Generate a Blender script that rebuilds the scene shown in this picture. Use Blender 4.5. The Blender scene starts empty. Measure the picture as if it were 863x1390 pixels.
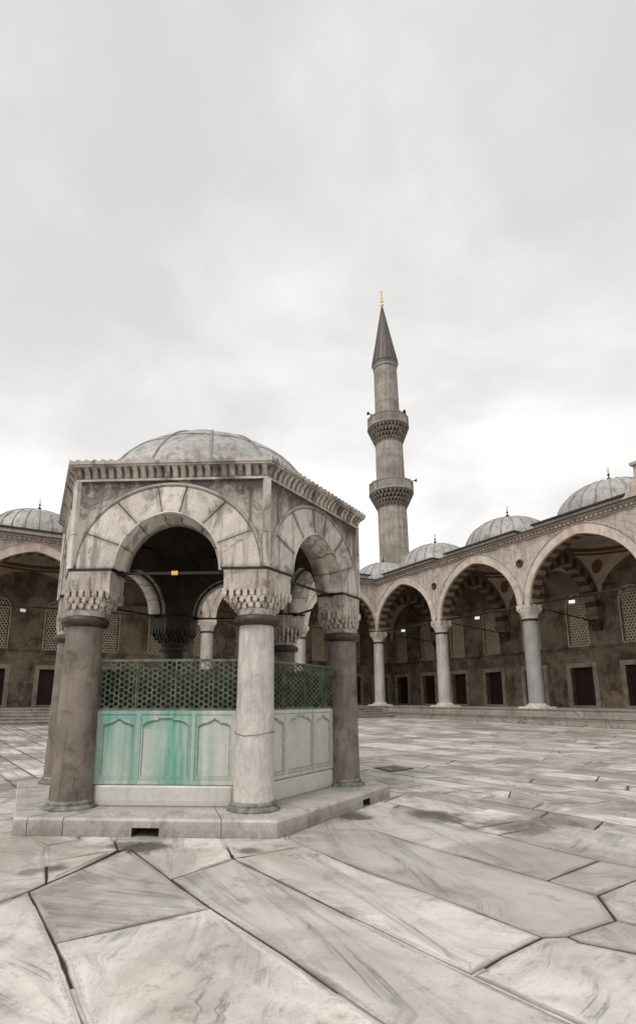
import bpy, math, random
from math import sin, cos, pi, sqrt, radians, atan2, tan, floor
from mathutils import Vector, Matrix, noise
random.seed(7)
S = bpy.context.scene
col = S.collection

# ------------------------------------------------------------------ materials
def newmat(name):
    m = bpy.data.materials.new(name); m.use_nodes = True
    nt = m.node_tree; nt.nodes.clear()
    o = nt.nodes.new('ShaderNodeOutputMaterial'); b = nt.nodes.new('ShaderNodeBsdfPrincipled')
    nt.links.new(b.outputs[0], o.inputs[0])
    return m, nt, b
class NB:
    def __init__(s, nt): s.nt = nt
    def n(s, t, **k):
        x = s.nt.nodes.new(t)
        for a, v in k.items(): setattr(x, a, v)
        return x
    def set(s, sock, v):
        if hasattr(v, 'bl_rna') and hasattr(v, 'is_output'): s.nt.links.new(v, sock)
        else: sock.default_value = v
    def math(s, op, a, b=0.0, clamp=False):
        x = s.n('ShaderNodeMath', operation=op, use_clamp=clamp); s.set(x.inputs[0], a); s.set(x.inputs[1], b); return x.outputs[0]
    def mix(s, f, a, b, mode='MIX'):
        x = s.n('ShaderNodeMix', data_type='RGBA', blend_type=mode)
        s.set(x.inputs[0], f)
        for sk, v in ((x.inputs[6], a), (x.inputs[7], b)):
            if isinstance(v, tuple) and len(v) == 3: v = (*v, 1)
            s.set(sk, v)
        return x.outputs[2]
    def mapr(s, v, a, b, c=0.0, d=1.0):
        x = s.n('ShaderNodeMapRange', clamp=True, interpolation_type='SMOOTHSTEP')
        s.set(x.inputs[0], v); x.inputs[1].default_value = a; x.inputs[2].default_value = b
        x.inputs[3].default_value = c; x.inputs[4].default_value = d; return x.outputs[0]
    def coords(s, kind, scale=(1, 1, 1), rnd=True, rot=(0, 0, 0)):
        tc = s.n('ShaderNodeTexCoord'); v = tc.outputs[kind]
        if rnd:
            oi = s.n('ShaderNodeObjectInfo')
            a = s.n('ShaderNodeVectorMath', operation='ADD'); s.set(a.inputs[0], v)
            m = s.math('MULTIPLY', oi.outputs['Random'], 37.0)
            c = s.n('ShaderNodeCombineXYZ'); s.set(c.inputs[0], m); s.set(c.inputs[1], m)
            if kind != 'UV': s.set(c.inputs[2], m)
            s.set(a.inputs[1], c.outputs[0]); v = a.outputs[0]
        mp = s.n('ShaderNodeMapping'); s.set(mp.inputs[0], v); mp.inputs['Scale'].default_value = scale
        mp.inputs['Rotation'].default_value = rot
        return mp.outputs[0]
    def noise(s, vec, scale, detail=5, rough=.55, dist=0.0):
        x = s.n('ShaderNodeTexNoise'); s.set(x.inputs['Vector'], vec); x.inputs['Scale'].default_value = scale
        x.inputs['Detail'].default_value = detail; x.inputs['Roughness'].default_value = rough
        x.inputs['Distortion'].default_value = dist; return x.outputs[0]
    def attr(s):
        a = s.n('ShaderNodeAttribute', attribute_name='data'); sp = s.n('ShaderNodeSeparateColor'); s.set(sp.inputs[0], a.outputs['Color']); return sp.outputs

def stone(name, c1, c2, soot=(.06, .045, .035), soot_amt=.5, streak=.5, rough=.6, bump=.25, brick=None,
          vein=0.0, vein_col=(.25, .25, .26), tone=.5, green=False, scale=1.0, spec=.4, grime=None, dotamt=.25, veinobj=False):
    """weathered stone: two-tone mottling, running soot stains, veins, optional ashlar joints from UV (metres)"""
    m, nt, b = newmat(name); k = NB(nt)
    ob = k.coords('Object', rot=(.3,.5,.7))
    n1 = k.noise(ob, 1.3*scale, 6, .6, .4)
    c = k.mix(k.mapr(n1, .32, .68), c1, c2)
    n2 = k.noise(ob, 14*scale, 5, .65)
    c = k.mix(k.mapr(n2, .35, .75, 0, dotamt), c, tuple(x*.55 for x in c1))
    n3 = k.noise(k.coords('Object', rot=(.6,.4,.9)), 24*scale, 4, .7)
    c = k.mix(k.mapr(n3, .5, .8, 0, .35), c, tuple(x*.6 for x in c2))
    h = k.math('ADD', k.math('MULTIPLY', n2, .6), k.math('MULTIPLY', n3, .3))
    if vein:
        uvv = k.coords('Object', (2.2, 2.2, 1.0), rnd=True, rot=(.5, .3, 0)) if veinobj else k.coords('UV', (1.0, 4.0, 1), rnd=True)
        v1 = k.noise(uvv, 1.4, 8, .62, 1.2)
        vv = k.math('ABSOLUTE', k.math('SUBTRACT', v1, .5))
        c = k.mix(k.math('MULTIPLY', k.mapr(vv, .0, .05, 1, 0), vein), c, vein_col)
        v2 = k.noise(uvv, .7, 6, .6, .8)
        c = k.mix(k.mapr(v2, .52, .68, 0, vein*.8), c, tuple(x*1.3 for x in vein_col))
    at = k.attr()
    tn = k.math('ADD', k.math('MULTIPLY', k.math('SUBTRACT', at[0], .5), tone*2), 1.0)
    tv = k.n('ShaderNodeCombineXYZ'); [k.set(tv.inputs[i], tn) for i in range(3)]
    c = k.mix(1.0, c, tv.outputs[0], 'MULTIPLY')
    if brick:
        w, hh, ms, dk = brick
        br = k.n('ShaderNodeTexBrick'); k.set(br.inputs['Vector'], k.coords('UV', rnd=False))
        br.inputs['Scale'].default_value = 1; br.inputs['Mortar Size'].default_value = ms; br.inputs['Mortar Smooth'].default_value = .35
        br.inputs['Brick Width'].default_value = w; br.inputs['Row Height'].default_value = hh; br.offset = .43
        br.inputs['Color1'].default_value = (1, 1, 1, 1); br.inputs['Color2'].default_value = (.58, .56, .53, 1); br.inputs['Mortar'].default_value = (dk, dk*.9, dk*.82, 1)
        c = k.mix(1.0, c, br.outputs[0], 'MULTIPLY')
        h = k.math('SUBTRACT', h, k.math('MULTIPLY', br.outputs['Fac'], 1.5))
    # soot: blotches and vertical runs
    s1 = k.noise(k.coords('Object', (1, 1, .8)), 2.1*scale, 7, .68, .8)
    s2 = k.noise(k.coords('Object', (5.5, 5.5, .45)), 1.6*scale, 6, .6, .3)
    sm = k.math('MAXIMUM', k.mapr(s1, .50, .64, 0, soot_amt), k.mapr(s2, .51, .66, 0, streak))
    c = k.mix(sm, c, soot)
    if grime:
        c = k.mix(k.mapr(k.noise(ob, .55*scale, 4, .6), .45, .65, 0, grime[1]), c, grime[0])
    if green:
        gn = k.noise(k.coords('Object', (6, 6, .7)), 2.0, 5, .6)
        gf = k.math('MULTIPLY', at[1], k.mapr(gn, .25, .6, .45, 1.0), True)
        c = k.mix(gf, c, (.085, .30, .235))
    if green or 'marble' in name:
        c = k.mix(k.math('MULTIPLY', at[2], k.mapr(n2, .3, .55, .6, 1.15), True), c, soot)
    k.set(b.inputs['Base Color'], c)
    k.set(b.inputs['Roughness'], k.mapr(n1, .3, .7, rough-.12, rough+.12))
    b.inputs['Specular IOR Level'].default_value = spec
    bp = k.n('ShaderNodeBump'); bp.inputs['Strength'].default_value = bump; bp.inputs['Distance'].default_value = .02
    k.set(bp.inputs['Height'], h); k.set(b.inputs['Normal'], bp.outputs[0])
    return m
def plain(name, c, rough=.5, metal=0.0, var=.25, sc=8, bump=.15):
    m, nt, b = newmat(name); k = NB(nt); ob = k.coords('Object'); n = k.noise(ob, sc, 6, .65)
    k.set(b.inputs['Base Color'], k.mix(k.mapr(n, .3, .7), tuple(x*(1-var) for x in c), tuple(min(1, x*(1+var)) for x in c)))
    k.set(b.inputs['Roughness'], k.mapr(n, .3, .7, rough-.1, min(1, rough+.15))); b.inputs['Metallic'].default_value = metal
    bp = k.n('ShaderNodeBump'); bp.inputs['Strength'].default_value = bump; bp.inputs['Distance'].default_value = .01
    k.set(bp.inputs['Height'], n); k.set(b.inputs['Normal'], bp.outputs[0]); return m

M = {}
M['marble'] = stone('marble_weathered', (.70, .64, .575), (.50, .44, .385), soot=(.07, .05, .037), soot_amt=.65, streak=.6, vein=.28, vein_col=(.24, .225, .21), tone=.5, rough=.55)
M['marble_cap'] = stone('marble_capital', (.60, .54, .47), (.40, .345, .295), soot=(.06, .043, .032), soot_amt=.6, streak=.55, tone=.5, scale=2.2)
M['marble_wall'] = stone('marble_ashlar', (.66, .60, .54), (.46, .405, .35), soot=(.055, .04, .031), soot_amt=.8, streak=.75, brick=(.95, .82, .011, .13), vein=.25, vein_col=(.24, .225, .21), tone=.5, rough=.55)
M['granite_shaded'] = stone('granite_brown_shaded', (.035, .028, .024), (.022, .018, .015), soot_amt=.3, streak=.3, soot=(.012, .01, .009), rough=.5)  # back column's granite, darkened in colour to stand for shade
M['cap_shaded'] = stone('marble_capital_shaded', (.07, .056, .045), (.04, .032, .026), soot_amt=.4, streak=.3, soot=(.015, .012, .01), rough=.7)  # back column's capital, its shade painted into the marble colour
M['marble_col'] = stone('marble_column', (.62, .57, .52), (.47, .44, .42), soot=(.12, .10, .09), soot_amt=.2, streak=.25, vein=.42, veinobj=True, vein_col=(.30, .285, .275), rough=.45, bump=.1)
M['granite'] = stone('granite_brown', (.235, .195, .162), (.145, .118, .097), soot=(.05, .036, .028), soot_amt=.6, streak=.4, rough=.55, bump=.2, scale=1.6)
M['panel'] = stone('marble_panel', (.57, .55, .50), (.47, .455, .415), soot=(.13, .145, .115), soot_amt=.12, streak=.14, green=True, vein=.12, vein_col=(.4, .4, .38), rough=.5, bump=.12)
M['plinth'] = stone('marble_plinth', (.54, .50, .465), (.39, .36, .33), soot=(.12, .095, .08), soot_amt=.45, streak=.15, vein=.45, vein_col=(.2, .19, .185), rough=.5, bump=.2)
M['arc_wall'] = stone('arcade_marble_ashlar', (.62, .54, .47), (.48, .41, .35), soot=(.12, .09, .07), soot_amt=.4, streak=.6, brick=(1.15, .46, .010, .45), rough=.75, bump=.3)
M['arc_light'] = stone('voussoir_pale', (.62, .55, .48), (.48, .415, .355), soot_amt=.35, streak=.2, rough=.75, soot=(.15, .12, .1))
M['arc_red'] = stone('voussoir_red', (.50, .36, .29), (.52, .40, .33), soot_amt=.2, streak=.2, rough=.75, soot=(.12, .08, .06))
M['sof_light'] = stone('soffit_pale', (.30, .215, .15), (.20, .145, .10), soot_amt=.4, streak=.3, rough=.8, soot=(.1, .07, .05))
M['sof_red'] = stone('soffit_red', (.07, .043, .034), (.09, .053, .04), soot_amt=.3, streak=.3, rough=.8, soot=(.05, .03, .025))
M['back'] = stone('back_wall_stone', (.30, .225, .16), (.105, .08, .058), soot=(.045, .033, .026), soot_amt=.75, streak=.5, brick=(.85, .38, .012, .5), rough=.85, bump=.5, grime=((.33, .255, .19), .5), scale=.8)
M['frame'] = stone('door_frame_stone', (.40, .33, .26), (.29, .235, .185), soot_amt=.5, streak=.4, rough=.7)
M['arc_col'] = stone('arcade_column', (.50, .46, .43), (.40, .365, .34), soot_amt=.25, streak=.4, vein=.3, veinobj=True, vein_col=(.25, .24, .23), rough=.5, soot=(.14, .115, .1))
M['arc_col_dark'] = stone('arcade_column_grey', (.33, .315, .31), (.26, .25, .245), soot_amt=.2, streak=.3, rough=.5, soot=(.12, .1, .09))
M['step'] = stone('step_stone', (.40, .36, .32), (.29, .26, .23), soot_amt=.5, streak=.3, brick=(1.9, .39, .015, .35), rough=.6)
M['plaster'] = stone('vault_plaster', (.58, .47, .35), (.44, .34, .245), soot_amt=.3, streak=.2, rough=.9, bump=.05, soot=(.2, .15, .11))
M['frieze'] = plain('vault_frieze', (.13, .075, .05), .8, var=.7, sc=26)
M['minaret'] = stone('minaret_stone', (.50, .46, .41), (.35, .32, .285), soot=(.11, .08, .06), soot_amt=.4, streak=.35, brick=(1.3, .62, .02, .62), rough=.8, scale=.5, bump=.3, grime=((.19, .15, .12), .55))
M['minaret_dark'] = stone('minaret_corbel', (.33, .285, .24), (.25, .21, .175), soot=(.08, .06, .045), soot_amt=.7, streak=.4, rough=.8)
M['ceil'] = stone('shaded_ceiling', (.10, .072, .052), (.055, .04, .03), soot_amt=.6, streak=.3, rough=.85, soot=(.02, .015, .012))  # ceiling and inner arch faces, interior shade put into the colour
M['lattice'] = stone('stucco_lattice', (.66, .55, .41), (.52, .43, .32), soot_amt=.25, streak=.2, rough=.85, soot=(.14, .1, .07))
def lead():
    m, nt, b = newmat('lead_sheet'); k = NB(nt); ob = k.coords('Object')
    n = k.noise(ob, 1.1, 6, .6, .5); n2 = k.noise(ob, 9, 6, .7)
    c = k.mix(k.mapr(n, .3, .7), (.30, .295, .285), (.44, .43, .41))
    c = k.mix(k.mapr(n2, .42, .66, 0, .6), c, (.20, .18, .165))
    s2 = k.noise(k.coords('Object', (4, 4, .9)), 1.0, 6, .65)
    c = k.mix(k.mapr(s2, .50, .66, 0, .7), c, (.13, .10, .08))
    at = k.attr(); tn = k.math('ADD', k.math('MULTIPLY', k.math('SUBTRACT', at[0], .5), 1.6), 1.0)
    tv = k.n('ShaderNodeCombineXYZ'); [k.set(tv.inputs[i], tn) for i in range(3)]
    c = k.mix(1.0, c, tv.outputs[0], 'MULTIPLY')
    k.set(b.inputs['Base Color'], c); b.inputs['Roughness'].default_value = .6; b.inputs['Metallic'].default_value = .1
    bp = k.n('ShaderNodeBump'); bp.inputs['Strength'].default_value = .35; bp.inputs['Distance'].default_value = .04
    k.set(bp.inputs['Height'], k.math('ADD', n, k.math('MULTIPLY', n2, .3))); k.set(b.inputs['Normal'], bp.outputs[0]); return m
M['lead'] = lead()
M['lead_dark'] = plain('lead_cone', (.105, .092, .085), .55, .2, .35, 3)
M['lead_edge'] = plain('roof_edge_dark', (.035, .03, .028), .6, .1, .4, 5)
M['iron'] = plain('black_iron', (.018, .015, .014), .55, .3, .4, 30)
M['bronze_dark'] = plain('dark_bronze', (.05, .04, .03), .5, .6, .4, 20)
M['gold'] = plain('gilt_metal', (.62, .38, .10), .35, .9, .2, 20)
M['green_bronze'] = plain('patinated_bronze', (.11, .13, .088), .6, .25, .55, 7, .3)
M['tank'] = plain('tank_stone', (.03, .035, .028), .8, 0, .4, 3)
M['ring_dark'] = plain('bronze_collar', (.06, .045, .038), .5, .35, .4, 15)
M['ring_green'] = plain('bronze_base_green', (.16, .165, .14), .55, .1, .6, 9)
M['void'] = plain('dark_interior', (.012, .007, .006), .9, 0, .3, 3)
M['reddoor'] = plain('dark_red_panel', (.022, .004, .003), .7, 0, .5, 2)
M['white'] = plain('white_enamel', (.75, .75, .73), .4, 0, .05)
M['yellow'] = plain('yellow_plate', (.72, .42, .10), .5, 0, .15)
M['dirt'] = plain('joint_dirt', (.035, .028, .022), .95, 0, .5, 6, .5)
M['moss'] = plain('mossy_stone', (.40, .40, .335), .8, 0, .3, 6, .3)

# ------------------------------------------------------------------ mesh builder
class G:
    def __init__(s): s.v = []; s.f = []; s.m = []; s.uv = []; s.t = []; s.sm = []
    def face(s, pts, mi=0, tone=.5, uv=None, smooth=False, g=0.0, d=0.0):
        i = len(s.v); pts = [tuple(p) for p in pts]; s.v += pts; s.f.append(list(range(i, i+len(pts)))); s.m.append(mi)
        if uv is None:
            a, b_, c_ = Vector(pts[0]), Vector(pts[1]), Vector(pts[2]); n = (b_-a).cross(c_-a)
            if n.length < 1e-12 and len(pts) > 3: n = (Vector(pts[2])-a).cross(Vector(pts[3])-a)
            if n.length > 0: n.normalize()
            if abs(n.z) > .7: uv = [(p[0], p[1]) for p in pts]
            else:
                t = Vector((-n.y, n.x, 0)); t = t.normalized() if t.length > 0 else Vector((1, 0, 0))
                uv = [(p[0]*t.x+p[1]*t.y, p[2]) for p in pts]
        s.uv.append(uv)
        if not isinstance(tone, (list, tuple)): tone = [(tone, g, d)]*len(pts)
        s.t.append(tone); s.sm.append(smooth)
    def box(s, x0, x1, y0, y1, z0, z1, mi=0, tone=.5, T=None, bev=0, **k):
        P = [(x, y, z) for z in (z0, z1) for y in (y0, y1) for x in (x0, x1)]
        if T: P = [T(*p) for p in P]
        for q in ((0, 2, 3, 1), (4, 5, 7, 6), (0, 1, 5, 4), (2, 6, 7, 3), (0, 4, 6, 2), (1, 3, 7, 5)):
            s.face([P[i] for i in q], mi, tone, **k)
    def prism(s, poly, z0, z1, mi=0, tone=.5, T=None, top=True, bot=True, taper=1.0, c=(0, 0)):
        n = len(poly); A = [(x, y, z0) for x, y in poly]; B = [(c[0]+(x-c[0])*taper, c[1]+(y-c[1])*taper, z1) for x, y in poly]
        if T: A = [T(*p) for p in A]; B = [T(*p) for p in B]
        for i in range(n): j = (i+1) % n; s.face([A[i], A[j], B[j], B[i]], mi, tone)
        if top: s.face(B, mi, tone)
        if bot: s.face(A[::-1], mi, tone)
    def lathe(s, prof, n=32, c=(0, 0), mi=0, tone=.5, smooth=True, a0=0, a1=2*pi, T=None, cap=False):
        R0 = max(p[0] for p in prof)
        for i in range(n):
            t0 = a0+(a1-a0)*i/n; t1 = a0+(a1-a0)*(i+1)/n; acc = 0
            for j in range(len(prof)-1):
                (r0, z0), (r1, z1) = prof[j], prof[j+1]
                l = sqrt((r1-r0)**2+(z1-z0)**2)
                P = [(c[0]+r0*cos(t0), c[1]+r0*sin(t0), z0), (c[0]+r0*cos(t1), c[1]+r0*sin(t1), z0), (c[0]+r1*cos(t1), c[1]+r1*sin(t1), z1), (c[0]+r1*cos(t0), c[1]+r1*sin(t0), z1)]
                uv = [(t0*R0, acc), (t1*R0, acc), (t1*R0, acc+l), (t0*R0, acc+l)]
                if r0 < 1e-6: P = [P[0], P[2], P[3]]; uv = [uv[0], uv[2], uv[3]]
                elif r1 < 1e-6: P = P[:3]; uv = uv[:3]
                if T: P = [T(*p) for p in P]
                s.face(P, mi, tone, uv, smooth); acc += l
    def tube(s, pts, r, n=8, mi=0, tone=.5, smooth=True, closed=False):
        pts = [Vector(p) for p in pts]; rings = []; L = len(pts); up = Vector((0, 0, 1))
        for i, p in enumerate(pts):
            d = (pts[min(i+1, L-1)]-pts[max(i-1, 0)]).normalized()
            a = d.cross(up)
            if a.length < .05: a = d.cross(Vector((0, 1, 0)))
            a.normalize(); b = a.cross(d)
            rr = r[i] if isinstance(r, (list, tuple)) else r
            rings.append([p+(a*cos(2*pi*q/n)+b*sin(2*pi*q/n))*rr for q in range(n)])
        for i in range(L-1):
            for q in range(n):
                w = (q+1) % n; s.face([rings[i][q], rings[i][w], rings[i+1][w], rings[i+1][q]], mi, tone, smooth=smooth)
        s.face(rings[0][::-1], mi, tone); s.face(rings[-1], mi, tone)
    def build(s, name, mats, parent=None, weld=False, loc=None, rz=None):
        me = bpy.data.meshes.new(name); me.from_pydata(s.v, [], s.f)
        if not isinstance(mats, (list, tuple)): mats = [mats]
        for m in mats: me.materials.append(m)
        me.polygons.foreach_set('material_index', s.m); me.polygons.foreach_set('use_smooth', s.sm)
        ul = me.uv_layers.new(name='UVMap'); ca = me.color_attributes.new('data', 'FLOAT_COLOR', 'CORNER')
        fu = []; fc = []
        for u, t in zip(s.uv, s.t):
            for a in u: fu += [a[0], a[1]]
            for q in t: fc += [q[0], q[1], q[2], 1.0]
        ul.data.foreach_set('uv', fu); ca.data.foreach_set('color', fc)
        me.update()
        import bmesh
        bm = bmesh.new(); bm.from_mesh(me); bmesh.ops.remove_doubles(bm, verts=bm.verts, dist=2e-5); bmesh.ops.recalc_face_normals(bm, faces=bm.faces); bm.to_mesh(me); bm.free()
        o = bpy.data.objects.new(name, me); col.objects.link(o)
        if parent: o.parent = parent
        if loc: o.location = loc
        if rz is not None: o.rotation_euler = (0, 0, rz)
        return o
def tag(o, label=None, cat=None, group=None, kind=None):
    if label: o['label'] = label
    if cat: o['category'] = cat
    if group: o['group'] = group
    if kind: o['kind'] = kind
    return o
def empty(name, loc, rz=0):
    o = bpy.data.objects.new(name, None); col.objects.link(o); o.location = loc; o.rotation_euler = (0, 0, rz); o.empty_display_size = .3; return o
def dup(o, parent, loc=None, rz=None):
    c = o.copy(); col.objects.link(c); c.parent = parent
    if loc is not None: c.location = loc
    if rz is not None: c.rotation_euler = (0, 0, rz)
    for ch in [x for x in list(col.objects) if x.parent == o]:
        dup(ch, c)
    return c

def arc(hs, rise, n, a0=0.0, a1=1.0, pe=0.0):
    """arch curve from right spring (hs,0) over crown (0,rise) to left; returns n+1 points for params a0..a1"""
    e = max(pe, (rise*rise-hs*hs)/(2*hs)); r = hs+e; ph = math.acos(e/r) if e else pi/2; H = sqrt(r*r-e*e); k = rise/H
    out = []
    for i in range(n+1):
        a = a0+(a1-a0)*i/n
        if a <= .5: t = a/.5*ph; out.append((-e+r*cos(t), r*sin(t)*k))
        else: t = (1-a)/.5*ph; out.append((e-r*cos(t), r*sin(t)*k))
    return out

# ------------------------------------------------------------------ camera numbers fitted to the photograph
F, PITCH, YP, XP = 721.8552, .2023, 801.33, 411.48
O = Vector((6.208, 43.8044)); TH = -1.0673; B = 7.3486; W = 6.6
EX = Vector((cos(TH), sin(TH))); NX = Vector((cos(TH-pi/2), sin(TH-pi/2)))
FC = Vector((-1.7482, 9.4824)); FR = -.0522
def px(X, Y, z=0):     # photo pixel -> ground point
    x = (X-XP)/F; u = (YP-Y)/F
    d = Vector((x, cos(PITCH)-u*sin(PITCH), sin(PITCH)+u*cos(PITCH))); t = (z-1.6)/d.z
    return Vector((d.x*t, d.y*t))
def gz(x, y):
    d = sqrt((x-FC.x)**2+(y-FC.y)**2); t = min(1, max(0, (d-6)/24)); return .30*t*t*(3-2*t)

# ================================================================== GROUND
g = G()
rad = [0, 1.5, 3, 5, 7, 9, 11, 13, 15, 18, 21, 24, 28, 34, 60, 200, 900, 3000]
for i in range(len(rad)-1):
    for j in range(48):
        P = []
        for r, a in ((rad[i], j), (rad[i+1], j), (rad[i+1], j+1), (rad[i], j+1)):
            x = FC.x+r*cos(a*pi/24); y = FC.y+r*sin(a*pi/24); P.append((x, y, gz(x, y)-.022))
        if i == 0: P = P[:3]
        g.face(P, smooth=True)
tag(g.build('ground', M['dirt']), kind='structure')

traced_px = [
 ([(-60, 1126), (22, 1131), (62.8, 1148.6), (63, 1191), (-60, 1201)], .62, .1),
 ([(22, 1126), (107, 1132), (107.5, 1141), (62.8, 1148.6)], .55, 0),
 ([(62.8, 1148.6), (107.5, 1141), (107, 1132), (153.6, 1134), (159.6, 1154), (64, 1170)], .66, 0),
 ([(64, 1170), (159.6, 1154), (111, 1179), (63.2, 1199)], .6, .35),
 ([(-60, 1201), (63, 1191), (63.2, 1199), (38.6, 1211), (-60, 1250)], .55, 0),
 ([(38.6, 1211), (171.4, 1152.6), (178, 1153.6), (231.9, 1194), (285.6, 1233), (74, 1281)], .42, .75),
 ([(-60, 1250), (38.6, 1211), (50.4, 1231), (74, 1281), (85, 1305), (125, 1420), (-60, 1420)], .68, .0),
 ([(74, 1281), (285.6, 1233), (387.5, 1298), (560, 1420), (125, 1420), (85, 1305)], .72, .1),
 ([(153.6, 1134), (300, 1136), (317, 1166), (231.9, 1193.9), (178, 1153.6), (171.4, 1152.6), (159.6, 1154)], .66, .3),
 ([(231.9, 1194), (317, 1166), (394, 1204), (461.5, 1238), (515, 1264), (586, 1299), (640, 1325), (840, 1420), (560, 1420), (387.5, 1298), (285.6, 1233)], .5, .45),
 ([(300, 1136), (389, 1134), (389, 1139.5), (411, 1150), (317, 1166)], .62, .2),
 ([(317, 1166), (411, 1150), (428, 1155), (498, 1184), (561, 1206), (612, 1225), (735.6, 1273), (681, 1300), (640, 1325), (586, 1299), (515, 1264), (461.5, 1238), (394, 1204)], .66, .1),
 ([(389, 1134), (453, 1110), (492, 1123), (560, 1145), (634, 1165), (742.6, 1196), (811, 1216), (836, 1250), (770, 1272), (735.6, 1273), (612, 1225), (561, 1206), (498, 1184), (428, 1155), (411, 1150), (389, 1139.5)], .36, .2),
 ([(453, 1110), (500, 1090), (570.5, 1104), (598.6, 1107.4), (640.8, 1125.7), (675.9, 1133.7), (740.8, 1151.3), (812.8, 1168.5), (742.6, 1196), (634, 1165), (560, 1145), (492, 1123)], .5, .1),
 ([(598.6, 1107.4), (665.3, 1098), (732, 1110), (718, 1112.7), (640.8, 1125.7)], .72, .5),
 ([(640.8, 1125.7), (718, 1112.7), (720.8, 1125), (675.9, 1133.7)], .74, 0),
 ([(718, 1112.7), (732, 1110), (805.8, 1126.7), (830.4, 1130), (930, 1149), (930, 1190), (863, 1177.6), (812.8, 1168.5), (740.8, 1151.3), (675.9, 1133.7), (720.8, 1125)], .44, .5),
 ([(742.6, 1196), (812.8, 1168.5), (863, 1177.6), (893, 1183), (863, 1195), (811, 1216)], .5, .4),
 ([(811, 1216), (863, 1195), (893, 1183), (1000, 1200), (1000, 1280), (863, 1256.6), (836, 1250)], .55, .1),
 ([(836, 1250), (863, 1256.6), (1000, 1280), (1000, 1335), (863, 1295), (786.5, 1280), (770, 1272)], .45, .6),
 ([(735.6, 1273), (770, 1272), (786.5, 1280), (863, 1295), (1000, 1335), (1000, 1420), (840, 1420), (640, 1325), (681, 1300)], .64, .2),
]
def inside(poly, x, y):
    c = False; n = len(poly)
    for i in range(n):
        (x0, y0), (x1, y1) = poly[i], poly[(i+1) % n]
        if (y0 > y) != (y1 > y) and x < (x1-x0)*(y-y0)/(y1-y0)+x0: c = not c
    return c
def slab(g, poly, tone, st, gap=.012, zoff=0.0, jit=True, ang=None):
    a = sum(poly[i][0]*poly[(i+1) % len(poly)][1]-poly[(i+1) % len(poly)][0]*poly[i][1] for i in range(len(poly)))
    if a < 0: poly = poly[::-1]
    n = len(poly); ins = []
    for i in range(n):
        p0, p1, p2 = Vector(poly[i-1]), Vector(poly[i]), Vector(poly[(i+1) % n])
        d0 = (p1-p0).normalized(); d1 = (p2-p1).normalized(); n0 = Vector((-d0.y, d0.x)); n1 = Vector((-d1.y, d1.x))
        b = n0+n1
        if b.length < .2: b = n0
        b = b.normalized(); q = max(.35, b.dot(n0)); ins.append(p1+b*(gap*.5/q))
    pts = []
    for i in range(n):
        p, q = ins[i], ins[(i+1) % n]; L = (q-p).length; m = max(1, int(L/.09)) if jit else 1
        nn = Vector((-(q-p).y, (q-p).x)).normalized()
        for k in range(m):
            w = p+(q-p)*(k/m)
            if jit:
                j = noise.noise(Vector((w.x*5, w.y*5, 3)))*.006+noise.noise(Vector((w.x*19, w.y*19, 8)))*.004
                if noise.noise(Vector((w.x*3.1, w.y*3.1, 17))) > .30: j += .007*min(1, (noise.noise(Vector((w.x*3.1, w.y*3.1, 17)))-.30)*6)
                w = w+nn*abs(j)
            pts.append(w)
    cx = sum(p.x for p in pts)/len(pts); cy = sum(p.y for p in pts)/len(pts)
    tx, ty = random.uniform(-.0018, .0018), random.uniform(-.0018, .0018); dz = zoff+random.uniform(-.002, .002)
    if ang is None: ang = random.uniform(0, pi)
    ox, oy = random.uniform(0, 90), random.uniform(0, 90)
    Z = lambda p: gz(p.x, p.y)+dz+tx*(p.x-cx)+ty*(p.y-cy)
    U = lambda p: ((p.x*cos(ang)+p.y*sin(ang))+ox, (-p.x*sin(ang)+p.y*cos(ang))+oy)
    # drop the rim by a worn edge: outer ring lower than the field
    ring = [];  c = Vector((cx, cy))
    bev = .010 if jit else .012
    for i, p in enumerate(pts):
        a0, b0 = pts[i-1], pts[(i+1) % len(pts)]; d = (b0-a0).normalized(); nn = Vector((-d.y, d.x)); ring.append(p+nn*bev)
    ring2 = []
    for i, p in enumerate(pts):
        a0, b0 = pts[i-1], pts[(i+1) % len(pts)]; d = (b0-a0).normalized(); nn = Vector((-d.y, d.x)); ring2.append(p+nn*(bev+(.035+.03*noise.noise(Vector((p.x*4, p.y*4, 31))) if jit else .03)))
    top = [(p.x, p.y, Z(p)) for p in ring]; top2 = [(p.x, p.y, Z(p)+.0004) for p in ring2]; rim = [(p.x, p.y, Z(p)-.006) for p in pts]; low = [(p.x, p.y, gz(p.x, p.y)-.03) for p in pts]
    g.face(top2, 0, [(tone, st, 0)]*len(top), [U(p) for p in ring2])
    L = len(pts); ed = [max(0, min(.8, .38+1.1*noise.noise(Vector((p.x*2.2, p.y*2.2, 5))))) for p in pts]
    for i in range(L):
        j = (i+1) % L
        g.face([top[i], top[j], top2[j], top2[i]], 0, [(tone, st, ed[i]), (tone, st, ed[j]), (tone, st, 0), (tone, st, 0)], [U(ring[i]), U(ring[j]), U(ring2[j]), U(ring2[i])])
        g.face([rim[i], rim[j], top[j], top[i]], 0, [(tone, st, 1.0), (tone, st, 1.0), (tone, st, ed[j]), (tone, st, ed[i])], [U(pts[i]), U(pts[j]), U(ring[j]), U(ring[i])])
        g.face([low[i], low[j], rim[j], rim[i]], 0, [(tone*.5, 0, .9)]*4, [U(pts[i])]*4)
SPOTS = []
for (X, Y, rr, aa) in ((196, 1152, .30, .9), (170, 1148, .2, .7), (482, 1108, .30, .9), (77, 1179, .17, .8), (45, 1183, .16, .6), (337, 1156, .15, .7), (585, 1106, .4, .8), (610, 1112, .3, .7), (700, 1123, .5, .6), (755, 1117, .4, .5), (640, 1125, .2, .5)):
    p_ = px(X, Y); SPOTS.append((p_.x, p_.y, rr, aa))
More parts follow.
